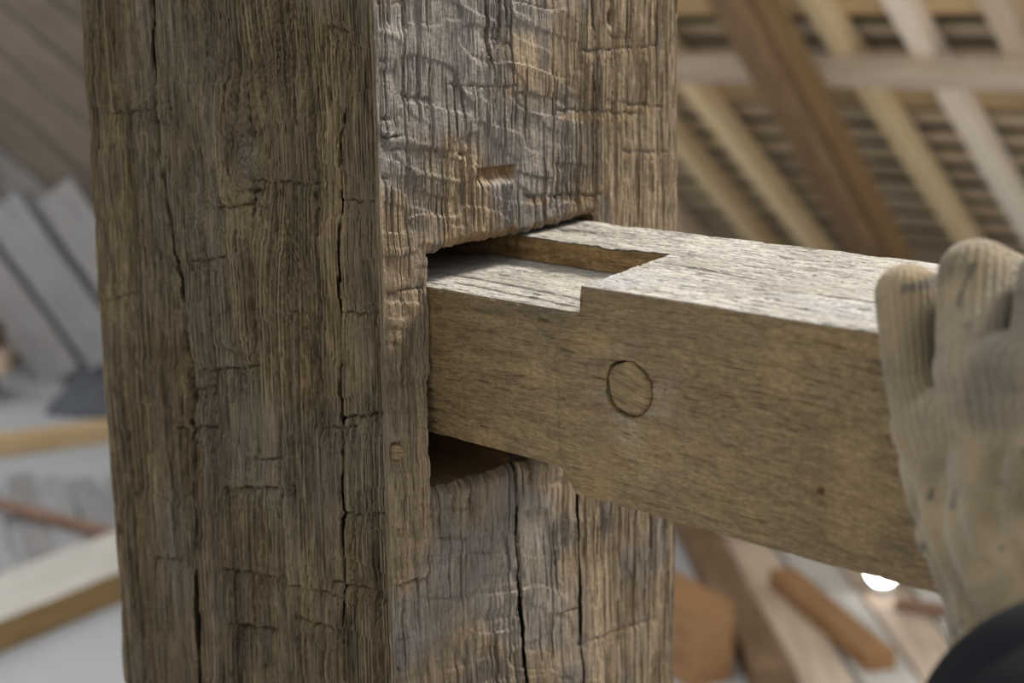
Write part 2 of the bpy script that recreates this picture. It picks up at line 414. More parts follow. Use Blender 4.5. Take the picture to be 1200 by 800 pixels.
def left_face(s, z):
    D, K = segs_field(s, z, LM, 0.0026, 1)
    gx = s + .005 * (vn(s / .06, z / .12, 1) - .5) +   .0003 * (vn(s / .012, z / .04, 2) - .5)
    kr = np.zeros_like(s)
    for (sk, zk, a, asp, rel) in ((0.152, -0.076, .026, 1.9, 1.0), (0.1144, -0.1064, .009, 1.2, .5), (0.135, -0.03, .012, 2.2, .4)):
        dx = s - sk; dz = (z - zk) / asp; r2 = dx * dx + dz * dz
        fall = np.exp(-r2 / (2.2 * a) ** 2)
        gx = gx + (-dx * a * a / (r2 + a * a)) * fall * rel
        rr = np.sqrt(r2) + .0018 * (vn(s / .006, z / .006, 3) - .5)
        kr = kr + np.exp(-r2 / (.62 * a) ** 2) * np.tanh(2.2 * np.sin(rr / .00040)) * rel
    gx = gx + K * .0030 * (vn(s / .0045, z / .0035, 4) - .5)
    ph = gx / .0027 + 1.6 * vn(gx / .018, z / .35, 0) + .22 * vn(gx / .003, z / .10, 5)
    ring = .5 + .5 * np.cos(2 * math.pi * ph)
    n1 = vn(gx / .0017, z / .22, 0); n2 = vn(gx / .0009, z / .05, 1); n3 = vn(gx / .006, z / .25, 2)
    A = .30 + .70 * ss(.40, .60, vn(s / .026, z / .055, 3) * .65 + .35 * vn(s / .07, z / .13, 4))
    knotq = np.exp(-(((s - .154) / .017) ** 2 + ((z + .077) / .028) ** 2))
    A = A * (1 - .75 * knotq)
    br_ = .25 + .75 * ss(.25, .6, vn(gx / .0027, z / .018, 3))          # grooves come and go along the fibre
    groove = ss(.66, .80, ring) * br_
    D = D - A * (.0050 * groove + .0016 * ss(.55, .66, n2)) - (.35 + .65 * A) * .0014 * ss(.64, .72, n1) - .0004 * n3
    D = D + .0026 * (vn(s / .08, z / .11, 5) - .5) + .0014 * (vn(s / .020, z / .03, 0) - .5) + .0006 * (vn(gx / .0013, z / .014, 1) - .5) + K * .0014 * (vn(s / .0016, z / .006, 2) - .5)
    # flat cuts left by the broad axe: small plateaus with crisp lower edges
    cell = vn(s / .03, z / .02, 2); D = D + .0011 * (ss(.47, .50, cell) - .5)
    D = D + .0013 * kr + dent(s, z, .1555, -.0785, .004, .005, .001) + dent(s, z, .1144, -.1064, .004, .004, .0012)
    X = crack(s, z, LC1, .0021, .020, 1) + crack(s, z, LC2, .0010, .012, 2)
    for i, p in enumerate(LCS): D = np.minimum(D, D + crack(s, z, p, .0010, .0060, i % 6, taper=.012))
    D = D + dent(s, z, .0085, -.3134, .0022, .0045, .005) + dent(s, z, .0434, -.3689, .0016, .004, .004) + dent(s, z, .0717, -.2172, .0022, .003, .003)
    # colour of the wood
    c1 = vn(gx / .0045, z / .2, 3); c2 = vn(s / .045, z / .08, 4); c3 = vn(s / .012, z / .02, 5)
    t = np.clip(.22 + .40 * c1 + .35 * (c2 - .3) + .3 * (c3 - .5) + .30 * (n2 - .5) + .30 * (vn(gx / .0016, z / .12, 4) - .5) - .25 * np.clip(kr, -1, 1), 0, 1)
    colr = lerp3((0.036, 0.024, 0.011), (0.190, 0.134, 0.066), t)
    grey = ss(.55, .8, vn(s / .05, z / .09, 2)) * .5
    colr = colr * (1 - grey[:, None]) + grey[:, None] * np.array((.105, .088, .060))
    dk = ss(.62, .85, vn(gx / .008, z / .12, 5)) * .45 * (1 - knotq)
    kc = np.exp(-(((s - .1545) / .0075) ** 2 + ((z + .0780) / .010) ** 2) ** 1.5) * (.65 - .3 * np.clip(kr, -1, 1))
    colr = colr * (1 - kc[:, None]) + kc[:, None] * np.array((.20, .172, .125))
    colr = colr * (1 - dk[:, None] * .7)
    return D, colr, X


def right_face(s, z):
    D, K = segs_field(s, z, RM, 0.0015, 2)
    top = ss(-.14, -.10, z)
    low = 1 - ss(-.27, -.24, z)
    gx = s + .004 * (vn(s / .06, z / .12, 4) - .5) + .0004 * (vn(s / .012, z / .03, 5) - .5)
    gx = gx + K * .002 * (vn(s / .004, z / .003, 4) - .5)
    n1 = vn(gx / .0019, z / .16, 2); n2 = vn(gx / .0010, z / .05, 3)
    A = .12 + .6 * ss(.35, .75, vn(s / .03, z / .05, 1)) + .2 * ss(.13, .18, s)
    D = D - A * (.0010 * ss(.56, .64, n1) + .0008 * ss(.56, .64, n2)) - .0003 * ss(.5, .8, vn(gx / .0012, z / .012, 4)) - .0018 * ss(.80, .84, vn(gx / .0014, z / .05, 0))
    # uneven adze scallops, stronger near the left part of the upper face
    rough = (1 - ss(.11, .17, s))
    ang = z + .25 * s
    D = D + (.0016 * (vn(s / .05, ang / .018, 0) - .5) + .0010 * (vn(s / .014, ang / .008, 1) - .5) + .0009 * (ss(.46, .50, vn(s / .035, ang / .011, 3)) - .5) + .0006 * (ss(.5, .53, vn(s / .02, ang / .007, 5)) - .5)) * (.2 + .8 * rough) + .0006 * (vn(gx / .0013, z / .012, 2) - .5)
    D = D + .0022 * (vn(s / .09, z / .1, 3) - .5)
    X = crack(s, z, RC1, .0017, .022, 3, .003) + crack(s, z, RC2, .0009, .012, 4, .02)
    for i, p in enumerate(RCS): D = np.minimum(D, D + crack(s, z, p, .0009, .0050, i % 6, taper=.012))
    # the square notch chopped by a chisel, nail hole, small dowel hole
    nx = ss(.0675, .0695, s) * ss(-.0965, -.0945, -s); nz = ss(-.0945, -.0875, z) * ss(.0838, .0850, -z)
    D = D - .0055 * nx * nz * (.5 + .8 * vn(s / .0025, z / .02, 5))
    D = D + dent(s, z, .173, -.0107, .0028, .0042, .006) + dent(s, z, .0075, -.2195, .0050, .0046, .0035)
    # chipped strip at the far side of the lintel
    t = np.clip(.2 + .5 * vn(gx / .005, z / .2, 1) + .4 * (vn(s / .04, z / .05, 2) - .4) + .25 * (n2 - .5), 0, 1)
    colr = lerp3((.078, .053, .029), (.275, .202, .120), t)
    grey = np.clip(ss(.25, .6, vn(s / .05, ang / .03, 3)) * (1 - ss(.10, .175, s)) * (top + .75 * low), 0, 1) * .85
    gc = lerp3((.085, .073, .064), (.240, .212, .186), .6 * vn(s / .02, ang / .012, 4) + .4 * vn(gx / .002, z / .02, 1))
    colr = colr * (1 - grey[:, None]) + gc * grey[:, None]
    st = ss(.6, .8, vn(s / .016, z / .03, 5)) * .5
    colr = colr * (1 - st[:, None]) + st[:, None] * np.array((.080, .068, .060))
    # fresh broken wood along the lintel
    br = ss(-.133, -.119, -(-z)) if False else np.exp(-((z + .119) / .0035) ** 2) * ss(.02, .035, s) * (1 - ss(.155, .17, s)) * ss(.35, .6, vn(s / .008, z / .004, 1))
    colr = colr * (1 - .7 * br[:, None]) + .7 * br[:, None] * np.array((.20, .12, .05))
    fw_ = np.clip(nx * nz + .45 * ss(.55, .95, K) * ss(.06, .12, s) * (z > -.2) * ss(.3, .6, vn(s / .006, z / .006, 2)), 0, .8)
    colr = colr * (1 - fw_[:, None]) + fw_[:, None] * np.array((.24, .150, .062))
    return D, colr, X


def build_post():
    zf = np.arange(WOOD_Z0, WOOD_Z1 + 1e-6, 0.0008)
    lowz = WOOD_Z0 - np.geomspace(.004, CAMZ + WOOD_Z0, 26)[::-1]
    hiz = WOOD_Z1 + np.geomspace(.004, 1.25, 24)
    Z = np.concatenate([lowz, zf, hiz]); Z[0] = -CAMZ
    nz = len(Z)
    sL = np.linspace(0, W1, 560); sR = np.linspace(0, W2, 511)[1:]
    nl, nr = len(sL), len(sR)
    nb = 10
    ncol = nl + nr + (nb) + (nb - 1)
    P = np.zeros((nz, ncol, 3)); COL = np.zeros((nz, ncol, 3)); UV = np.zeros((nz, ncol, 2))
    # housing limits, snapped to grid lines
    hs0, hs1 = .0300, .158
    ht0, ht1 = -.1234, -.1175     # lintel, left and right end
    hb = -.2448
    j0 = nl - 1 + int(round(hs0 / (W2 / 510))); j1 = nl - 1 + int(round(hs1 / (W2 / 510)))
    i1 = int(np.argmin(np.abs(Z - (ht0 + ht1) / 2))); i0 = int(np.argmin(np.abs(Z - hb)))

    def corner_shift(zv, seed, k0):
        return k0 * (.5 + 1.0 * vn(zv / .03, zv * 0, seed) + 1.2 * ss(.55, .9, vn(zv / .008, zv * 0 + 4, seed)))

    rr = .005
    S, ZZ = np.meshgrid(sL, Z); S = S.ravel(); ZZ = ZZ.ravel()
    Dl, Cl, Xl = left_face(S, ZZ)
    edgeL = .0030 * (vn(ZZ / .05, ZZ * 0 + 1, 2) - .5) + .0012 * (vn(ZZ / .012, ZZ * 0 + 1, 3) - .5)   # along-the-edge profile
    edgeN = .0014 * (vn(ZZ / .05, ZZ * 0 + 2, 4) - .5) + .0008 * (vn(ZZ / .01, ZZ * 0 + 2, 5) - .5)
    tl, tr = S, W1 - S
    m = np.minimum(ss(0, rr, tl), ss(0, rr, tr))
    Dl = Dl * m + (1 - m) * np.where(tl < tr, edgeL, edgeN)
    kl = corner_shift(ZZ, 1, .0012) * np.clip(1 - tl / rr, 0, 1) ** 2
    kn = corner_shift(ZZ, 2, .0009) * np.clip(1 - tr / rr, 0, 1) ** 2
    bl = .5 * np.clip(1 - tl / rr, 0, 1); bn = .5 * np.clip(1 - tr / rr, 0, 1)
    base = C0[None] + eL[None] * (W1 - S)[:, None] + np.array([0, 0, 1.0])[None] * ZZ[:, None]
    nrm = nL[None] * (1 - bl - bn)[:, None] + eL[None] * bl[:, None] + nR[None] * bn[:, None]
    pos = base + nrm * Dl[:, None] + (nL - .9 * eL)[None] * Xl[:, None] - (nL + eL)[None] * kl[:, None] - (nL + nR)[None] * kn[:, None]
    P[:, :nl] = pos.reshape(nz, nl, 3); COL[:, :nl] = Cl.reshape(nz, nl, 3); UV[:, :nl, 0] = S.reshape(nz, nl); UV[:, :nl, 1] = ZZ.reshape(nz, nl)

    # mortised face; rows near lintel and sill are bent to the cut edges
    S, ZZ = np.meshgrid(sR, Z); S = S.ravel(); ZZ = ZZ.ravel()
    lint = ht0 + (ht1 - ht0) * np.clip((S - hs0) / (hs1 - hs0), 0, 1) + .0022 * (vn(S / .018, S * 0, 1) - .5) + .0014 * (vn(S / .004, S * 0, 2) - .5)
    sill = hb + .0016 * (vn(S / .010, S * 0 + 8, 3) - .5) + .0010 * (vn(S / .003, S * 0 + 8, 4) - .5)
    inx = ss(hs0 - .012, hs0 - .001, S) * ss(-hs1 - .012, -hs1 - .001, -S)
    zi1, zi0 = Z[i1], Z[i0]
    dzf = (lint - zi1) * np.clip(1 - np.abs(ZZ - zi1) / .02, 0, 1) * inx + (sill - zi0) * np.clip(1 - np.abs(ZZ - zi0) / .02, 0, 1) * inx
    Zw = ZZ + dzf
    jam0 = .0012 * (vn(ZZ / .02, ZZ * 0, 1) - .5) + .0006 * (vn(ZZ / .005, ZZ * 0, 2) - .5) + .0012 * (ZZ + .18) / .1 * 0.5
    Sw = S + jam0 * np.clip(1 - np.abs(S - hs0) / .01, 0, 1) * ss(zi0 - .02, zi0, ZZ) * ss(-zi1 - .02, -zi1, -ZZ)
    Dr, Cr, Xr = right_face(Sw, Zw)
    tl, tr = S, W2 - S
    edgeR = .0024 * (vn(ZZ / .06, ZZ * 0 + 6, 2) - .5) + .0012 * (vn(ZZ / .012, ZZ * 0 + 6, 3) - .5)
    edgeN = .0014 * (vn(ZZ / .05, ZZ * 0 + 2, 4) - .5) + .0008 * (vn(ZZ / .01, ZZ * 0 + 2, 5) - .5)
    m = np.minimum(ss(0, rr, tl), ss(0, rr, tr))
    Dr = Dr * m + (1 - m) * np.where(tl < tr, edgeN, edgeR)
    kn = corner_shift(ZZ, 2, .0009) * np.clip(1 - tl / rr, 0, 1) ** 2
    kr = (.0030 + corner_shift(ZZ, 3, .0010)) * np.clip(1 - tr / .0095, 0, 1) ** 2
    bn = .5 * np.clip(1 - tl / rr, 0, 1); br = .5 * np.clip(1 - tr / rr, 0, 1)
    # broken, rounded edge of the housing
    ins = (S >= hs0 - .0004) & (S <= hs1 + .0004)
    dl = Zw - lint; ds = sill - Zw
    lip = ins * ((dl >= -.0005) * np.clip(1 - dl / .0055, 0, 1) ** 2 * .0042 * (.35 + 1.1 * vn(S / .006, S * 0 + 2, 5)) + (ds >= -.0005) * np.clip(1 - ds / .007, 0, 1) ** 2 * .0045 * (.5 + .8 * vn(S / .004, S * 0 + 3, 0)))
    Dr = Dr - lip
    base = C0[None] + eR[None] * Sw[:, None] + np.array([0, 0, 1.0])[None] * Zw[:, None]
    nrm = nR[None] * (1 - bn - br)[:, None] + nL[None] * bn[:, None] + eR[None] * br[:, None]
    pos = base + nrm * Dr[:, None] + (nR - .9 * eR)[None] * Xr[:, None] - (nL + nR)[None] * kn[:, None] - (nR + eR)[None] * kr[:, None]
    P[:, nl:nl + nr] = pos.reshape(nz, nr, 3); COL[:, nl:nl + nr] = Cr.reshape(nz, nr, 3)
    UV[:, nl:nl + nr, 0] = S.reshape(nz, nr) + .4; UV[:, nl:nl + nr, 1] = ZZ.reshape(nz, nr)
    # the two faces away from the camera
    cR = P[:, nl + nr - 1].copy(); cL = P[:, 0].copy(); back = C0 + eR * W2 + eL * W1
    for k in range(nb):
        f = (k + 1) / nb
        tgt = back[None] + np.array([0, 0, 1.0])[None] * Z[:, None]
        P[:, nl + nr + k] = cR * (1 - f) + tgt * f
        COL[:, nl + nr + k] = (.15, .107, .056); UV[:, nl + nr + k, 0] = .8 + f * W1; UV[:, nl + nr + k, 1] = Z
    for k in range(nb - 1):
        f = (k + 1) / nb
        tgt = back[None] + np.array([0, 0, 1.0])[None] * Z[:, None]
        P[:, nl + nr + nb + k] = tgt * (1 - f) + cL * f
        COL[:, nl + nr + nb + k] = (.15, .107, .056); UV[:, nl + nr + nb + k, 0] = 1.2 + f * W2; UV[:, nl + nr + nb + k, 1] = Z
    idx = np.arange(nz * ncol).reshape(nz, ncol)
    J = np.arange(ncol)
    q00 = idx[:-1][:, J]; q01 = idx[:-1][:, (J + 1) % ncol]; q11 = idx[1:][:, (J + 1) % ncol]; q10 = idx[1:][:, J]
    Q = np.stack([q00, q01, q11, q10], -1)
    keep = np.ones((nz - 1, ncol), bool)
    keep[i0:i1, j0:j1] = False
    Q = Q[keep]
    V = P.reshape(-1, 3); CC = COL.reshape(-1, 3); UU = UV.reshape(-1, 2)
    # housing walls: extrude the rim inwards
    rim = np.concatenate([idx[i0, j0:j1], idx[i0:i1, j1], idx[i1, j1:j0:-1], idx[i1:i0:-1, j0]])
    nrim = len(rim)
    depths = [.0, .004, .012, .03, .07, .12]
    newV = [V]; newC = [CC]; newU = [UU]; prev = rim; extra = []
    n0 = len(V)
    ctr = C0 + eR * (hs0 + hs1) / 2 + np.array([0, 0, (hb + ht0) / 2])
    for d in depths[1:]:
        base = V[rim].copy()
        ndep = (base - C0) @ nR
        pos = base - nR[None] * (ndep + d)[:, None]
        pos = pos + rng.randn(nrim, 1) * .00025 * eR[None]
        newV.append(pos); newC.append(np.tile(np.array([[.15, .095, .045]]), (nrim, 1))); newU.append(np.stack([np.arange(nrim) * .0007 + 2, np.full(nrim, d)], 1))
        cur = np.arange(n0, n0 + nrim); n0 += nrim
        nx = np.roll(np.arange(nrim), -1)
        extra.append(np.stack([prev, prev[nx], cur[nx], cur], -1))
        prev = cur
    newV.append((ctr - nR * .12)[None]); newC.append(np.array([[.15, .095, .045]])); newU.append(np.array([[3, 3]]))
    tris = np.stack([prev, np.roll(prev, -1), np.full(nrim, n0)], -1)
    n0 += 1
    # caps
    for row, flip in ((0, True), (nz - 1, False)):
        newV.append(P[row].mean(0)[None]); newC.append(np.array([[.2, .15, .09]])); newU.append(np.array([[4, 4]]))
        a_, b_ = idx[row], np.roll(idx[row], -1)
        t_ = np.stack([a_, b_, np.full(ncol, n0)], -1)
        tris = np.concatenate([tris, t_[:, ::-1] if flip else t_]); n0 += 1
    V = np.concatenate(newV); CC = np.concatenate(newC); UU = np.concatenate(newU)
    Q = np.concatenate([Q] + extra)
    loc = C0 + (eR * W2 + eL * W1) / 2
    V = V + np.array([0, 0, CAMZ]) - loc[None]
    return mesh_np('timber_post', V, Q, HEWN, None, tuple(loc), CC, UU, True, tris, 42), loc


post, post_loc = build_post()
tag(post, 'thick hand-hewn oak post with axe marks and a housing cut for the beam', 'post')


def disc_peg(name, centre, ax, u, v, rad, seed, c0, c1, parent, ploc, depth=.02, dome=.0006, oval=(1, 1)):
    """end of a wooden peg: its fibrous face and a short shank"""
    nr_, na = 16, 48
    V = []; CC = []; UU = []
    r = np.random.RandomState(seed)
    th = np.linspace(0, 2 * math.pi, na, endpoint=False)
    wob = 1 + .03 * np.sin(2 * th + seed) + .02 * np.sin(5 * th + 1) + .012 * r.randn(na)
    for i in range(nr_ + 1):
        f = i / nr_
        x = np.cos(th) * rad * f * wob * oval[0]; y = np.sin(th) * rad * f * wob * oval[1]
        hgt = dome * (1 - f ** 4) + .0007 * (vn(x / .006, (y + .25 * x) / .0014, seed) - .5) - .0008 * (f > .93)
        V.append(centre[None] + u[None] * x[:, None] + v[None] * y[:, None] + ax[None] * hgt[:, None])
        t = vn(x / .008, (y + .25 * x) / .0018, seed + 1)
        CC.append(lerp3(c0, c1, t)); UU.append(np.stack([y + .25 * x, x], 1))
    for dd in (.003, depth):
        V.append(V[nr_] - ax[None] * dd); CC.append(CC[nr_]); UU.append(UU[nr_])
    V = np.concatenate(V); CC = np.concatenate(CC); UU = np.concatenate(UU)
    idx = np.arange((nr_ + 3) * na).reshape(nr_ + 3, na)
    a_, b_ = idx[:-1], idx[1:]
    Q = np.stack([a_, b_, np.roll(b_, -1, 1), np.roll(a_, -1, 1)], -1).reshape(-1, 4)
    Q = Q[na:]
    # centre fan from ring 1
    V = np.concatenate([V, V[:na].mean(0)[None], V[-na:].mean(0)[None]]); CC = np.concatenate([CC, CC[:1], CC[:1]]); UU = np.concatenate([UU, UU[:1], UU[:1]])
    k = len(V) - 2
    t1 = np.stack([idx[1], np.roll(idx[1], -1), np.full(na, k)], -1); t2 = np.stack([np.roll(idx[-1], -1), idx[-1], np.full(na, k + 1)], -1)
    o = mesh_np(name, V - ploc[None], Q, HEWN, parent, (0, 0, 0), CC, UU, True, np.concatenate([t1, t2]))
    return o


c = C0 + eR * .0080 + np.array([0, 0, CAMZ - .2205]) - nR * .0005
o = disc_peg('dowel', c, nR, eR, np.array([0, 0, 1.0]), .0040, 3, (.14, .09, .04), (.22, .15, .075), post, post_loc, dome=.001)
tag(o, 'small cut-off dowel end beside the housing')

# ------------------------------------------------------------------ beam
PEG_A, PEG_H, PEG_R = 0.1308, -0.0443, 0.0126
DROP, WR = 0.0128, 0.0755


def beam_top_h(a, w):
    ash = .1030 - .125 * w + .0006 * (vn(w / .006, w * 0, 2) - .5)
    return -(DROP + .014 * w) * (1 - ss(-.0007, .0007, a - ash))


def beam_bot_h(a):
    t = np.clip((a - .0850) / .0100, 0, 1)
    return -BH + .0118 * (1 - t ** 1.6)


def pores(x, y, lx, ly, lo, hi, seed):
    return ss(lo, hi, vn(x / lx, y / ly, seed) * .7 + .3 * vn(x / (lx * .4), y / (ly * .5), seed + 1))


def beam_front(a, h):
    g = h + .010 * (vn(a / .12, h / .05, 1) - .5) + .0012 * (vn(a / .02, h / .01, 2) - .5) + .05 * a * .35
    D = .0018 * (vn(a / .06, h / .03, 3) - .5) + .0007 * (vn(a / .02, h / .008, 4) - .5) + .00025 * (vn(a / .004, h / .003, 5) - .5)
    po = pores(a, g, .009, .0008, .58, .72, 1) * (.35 + .65 * ss(.3, .7, vn(a / .05, h / .02, 0)))
    po2 = pores(a, g, .030, .0020, .62, .76, 3)
    D = D - .0005 * po - .0007 * po2
    d = np.hypot((a - PEG_A) / 1.0, (h - PEG_H) / 1.0)
    th = np.arctan2(h - PEG_H, a - PEG_A)
    hole = PEG_R + .0004 + .0006 * np.sin(th * 2 + 1.0) + .0010 * np.exp(-((th - 2.3) / .35) ** 2)
    D = D - .0085 * (1 - ss(-.0003, .0004, d - hole))
    # checks running off the peg hole
    D = D - .0012 * np.exp(-((h - PEG_H - .0125 - .10 * (a - PEG_A)) / .0005) ** 2) * ss(PEG_A - .028, PEG_A - .008, a) * (a < PEG_A + .004)
    D = D - .0012 * np.exp(-((h - PEG_H - .001 + .06 * (a - PEG_A)) / .0005) ** 2) * ss(PEG_A - .036, PEG_A - .02, a) * (a < PEG_A - .010)
    # scribed lines across the beam
    for (la, h0, h1) in ((.0860, -.082, -.025), (.1620, -.097, -.034)):
        D = D - .0007 * np.exp(-((a - la - .0004 * np.sin(h * 900)) / .0005) ** 2) * ss(h0 - .003, h0, h) * ss(-h1 - .003, -h1, -h) * (.3 + .7 * ss(.3, .6, vn(h / .003, a * 0, 3)))
    D = D + dent(a, h, .2323, -.0711, .0016, .0014, .002)
    t = np.clip(.30 + .5 * (vn(a / .03, g / .004, 4) - .4) + .45 * (vn(a / .07, h / .035, 5) - .45) + .3 * (vn(a / .008, g / .0012, 0) - .5), 0, 1)
    colr = lerp3((.118, .077, .032), (.210, .144, .064), t)
    dk = np.clip(.55 * pores(a + .37, g + .21, .009, .0008, .58, .72, 4) + .35 * pores(a + .37, g + .21, .030, .0020, .62, .76, 0), 0, .8)
    colr = colr * (1 - .45 * dk[:, None])
    # grey stain round the peg and below it, dark blotches by the shoulder
    gs = np.clip(np.exp(-(((a - PEG_A - .004) / .022) ** 2 + ((h - PEG_H + .010) / .026) ** 2)) * ss(.35, .7, vn(a / .010, h / .003, 2)), 0, 1) * .55
    colr = colr * (1 - gs[:, None]) + gs[:, None] * np.array((.21, .175, .135))
    bl = np.exp(-(((a - .088) / .012) ** 2 + ((h + .028) / .014) ** 2)) * .45 * ss(.3, .7, vn(a / .006, h / .004, 3)) + .5 * np.exp(-((h - beam_top_h(a, a * 0)) / .007) ** 2) * ss(.35, .7, vn(a / .03, h / .01, 1)) * (a < .16)
    bl = np.clip(bl, 0, .7)
    colr = colr * (1 - bl[:, None]) + bl[:, None] * np.array((.055, .040, .026))
    ye = ss(.68, .85, vn(a / .035, h / .02, 3)) * .3
    colr = colr * (1 - ye[:, None]) + ye[:, None] * np.array((.26, .175, .065))
    return D, colr, g


def beam_top(a, w):
    g = w + .006 * (vn(a / .10, w / .05, 1) - .5) + .0015 * (vn(a / .02, w / .01, 2) - .5)
    po = pores(a, g, .010, .0011, .52, .70, 2); po2 = pores(a, g, .022, .0016, .60, .74, 4)
    D = .0014 * (vn(a / .07, w / .03, 5) - .5) + .0005 * (vn(a / .012, w / .006, 0) - .5) - .0004 * po - .0005 * po2
    # two long checks on the lowered part
    for (w0, a0, a1, wd) in ((.024, -.03, .088, .0009), (.012, .0, .095, .0006), (.052, .20, .30, .0006), (.060, .10, .16, .0006)):
        c_ = w0 - .06 * (a - .05) + .001 * (vn(a / .01, a * 0, 3) - .5)
        D = D - .003 * np.exp(-((w - c_) / wd) ** 2) * ss(a0 - .005, a0 + .01, a) * ss(-a1 - .005, -a1 + .01, -a)
    t = np.clip(.55 + .5 * (vn(a / .03, g / .006, 0) - .5) + .5 * (vn(a / .05, w / .03, 1) - .5) + .35 * (vn(a / .006, g / .0015, 3) - .5), 0, 1)
    colr = lerp3((.225, .198, .160), (.445, .412, .365), t)
    dk = np.clip(.75 * pores(a + .37, g + .21, .010, .0011, .52, .70, 5) + .5 * pores(a + .37, g + .21, .022, .0016, .60, .74, 1), 0, .9) * (.35 + .65 * ss(.3, .65, vn(a / .05, w / .025, 2)))
    colr = colr * (1 - .52 * dk[:, None])
    blu = ss(.5, .75, vn(a / .06, w / .018, 4)) * np.exp(-((w - .012) / .022) ** 2) * (a > .1) * .55
    colr = colr * (1 - blu[:, None]) + blu[:, None] * np.array((.30, .30, .315))
    return D, colr, g


def build_beam():
    A = np.concatenate([np.linspace(-.08, -.032, 14), np.arange(-.030, .415, .0007), np.linspace(.42, 1.10, 30)])
    na = len(A)
    nF, nT1, nZ, nT2, nK, nB = 150, 88, 16, 58, 8, 34
    parts = []
    fr = np.linspace(0, 1, nF)
    rad = .0035
    zero = np.zeros(1)

    def chip(a, seed, k0):
        return k0 * (.35 + 1.0 * vn(a / .025, a * 0, seed) + 1.3 * ss(.6, .95, vn(a / .006, a * 0 + 4, seed)))

    # front
    AA, FF = np.meshgrid(A, fr, indexing='ij')
    hb_ = beam_bot_h(AA); ht_ = beam_top_h(AA, AA * 0)
    h_lo, h_hi = -.0880, -.0148          # rows between these heights run straight through the shoulder
    HH = np.where(FF < .14, hb_ + (h_lo - hb_) * FF / .14, np.where(FF > .86, h_hi + (ht_ - h_hi) * (FF - .86) / .14, h_lo + (h_hi - h_lo) * (FF - .14) / .72))
    a1, h1 = AA.ravel(), HH.ravel()
    D, Cf, g = beam_front(a1, h1)
    tb, tt = h1 - hb_.ravel(), ht_.ravel() - h1
    e0 = .0004 * (vn(a1 / .03, a1 * 0, 3) - .5); e1 = .0010 * (vn(a1 / .03, a1 * 0, 5) - .5)
    m = np.minimum(ss(0, rad, tb), ss(0, rad, tt))
    D = D * m + (1 - m) * np.where(tb < tt, e0, e1)
    kt = chip(a1, 1, .0007) * np.clip(1 - tt / rad, 0, 1) ** 2; kb = chip(a1, 2, .0003) * np.clip(1 - tb / rad, 0, 1) ** 2
    L3 = np.stack([a1, -D + kt + kb, h1 + kb - kt], 1)
    parts.append((L3.reshape(na, nF, 3), Cf.reshape(na, nF, 3), np.stack([g, a1], 1).reshape(na, nF, 2)))
    # near top
    fw = np.linspace(0, 1, nT1)[1:]
    AA, FF = np.meshgrid(A, fw, indexing='ij'); w1 = (FF * WR).ravel(); a1 = AA.ravel()
    h1 = beam_top_h(a1, w1)
    D, Ct, g = beam_top(a1, w1)
    e1 = .0010 * (vn(a1 / .03, a1 * 0, 5) - .5)
    m = ss(0, rad, w1); D = D * m + (1 - m) * e1
    low = (a1 < .0935); fade = 1 - ss(.0, .004, w1 - (WR - .004)) * 1.0
    D = D * np.where(low, 1, 1)
    kt = chip(a1, 1, .0007) * np.clip(1 - w1 / rad, 0, 1) ** 2
    L3 = np.stack([a1, w1 + kt, h1 + D - kt], 1)
    parts.append((L3.reshape(na, nT1 - 1, 3), Ct.reshape(na, nT1 - 1, 3), np.stack([g + .3, a1], 1).reshape(na, nT1 - 1, 2)))
    # far top first (riser must meet both)
    fw = np.linspace(0, 1, nT2)
    AA, FF = np.meshgrid(A, fw, indexing='ij'); w1 = (WR + FF * (BW - WR)).ravel(); a2 = AA.ravel()
    D, Ct2, g2 = beam_top(a2, w1)
    tk = BW - w1
    kk = chip(a2, 3, .0007) * np.clip(1 - tk / rad, 0, 1) ** 2
    ragged = (.0022 * (vn(a2 / .012, a2 * 0 + 3, 4) - .5) + .0014 * (vn(a2 / .004, a2 * 0 + 3, 5) - .5)) * np.clip(1 - (w1 - WR) / .006, 0, 1) * (1 - ss(.086, .095, a2))
    lipd = .0010 * np.clip(1 - (w1 - WR) / .003, 0, 1) ** 2 * (1 - ss(.086, .095, a2)) * vn(a2 / .005, a2 * 0, 2)
    T2 = np.stack([a2, w1 - kk + ragged, D - kk - lipd], 1).reshape(na, nT2, 3)
    # riser
    near_edge = parts[1][0][:, -1]; far_edge = T2[:, 0]
    fz = np.linspace(0, 1, nZ)[1:-1]
    Rz = near_edge[:, None] * (1 - fz[None, :, None]) + far_edge[:, None] * fz[None, :, None]
    aR = Rz[..., 0].ravel(); hR = Rz[..., 2].ravel()
    dR = (.0008 * (vn(aR / .02, hR / .004, 1) - .5)) * (aR < .088)
    Rz[..., 1] += dR.reshape(Rz.shape[:2])
    tR = vn(aR / .02, hR / .0022, 2)
    CR = lerp3((.16, .092, .034), (.30, .19, .08), tR)
    up = (aR > .093)[:, None]
    ctop = np.repeat(parts[1][1][:, -1][:, None], nZ - 2, 1).reshape(-1, 3)
    CR = np.where(up, ctop, CR)
    parts.append((Rz, CR.reshape(na, nZ - 2, 3), np.stack([hR + .6, aR], 1).reshape(na, nZ - 2, 2)))
    parts.append((T2, Ct2.reshape(na, nT2, 3), np.stack([g2 + .3, a2], 1).reshape(na, nT2, 2)))
    # back and underside
    fk = np.linspace(0, 1, nK + 1)[1:]
    far_top = T2[:, -1]
    bb = np.stack([A, np.full(na, BW), beam_bot_h(A)], 1)
    K = far_top[:, None] * (1 - fk[None, :, None]) + bb[:, None] * fk[None, :, None]
    parts.append((K, np.tile(np.array([.24, .175, .09]), (na, nK, 1)), np.stack([K[..., 2] + .9, K[..., 0]], -1)))
    fb = np.linspace(0, 1, nB + 1)[1:-1]
    fe = parts[0][0][:, 0]
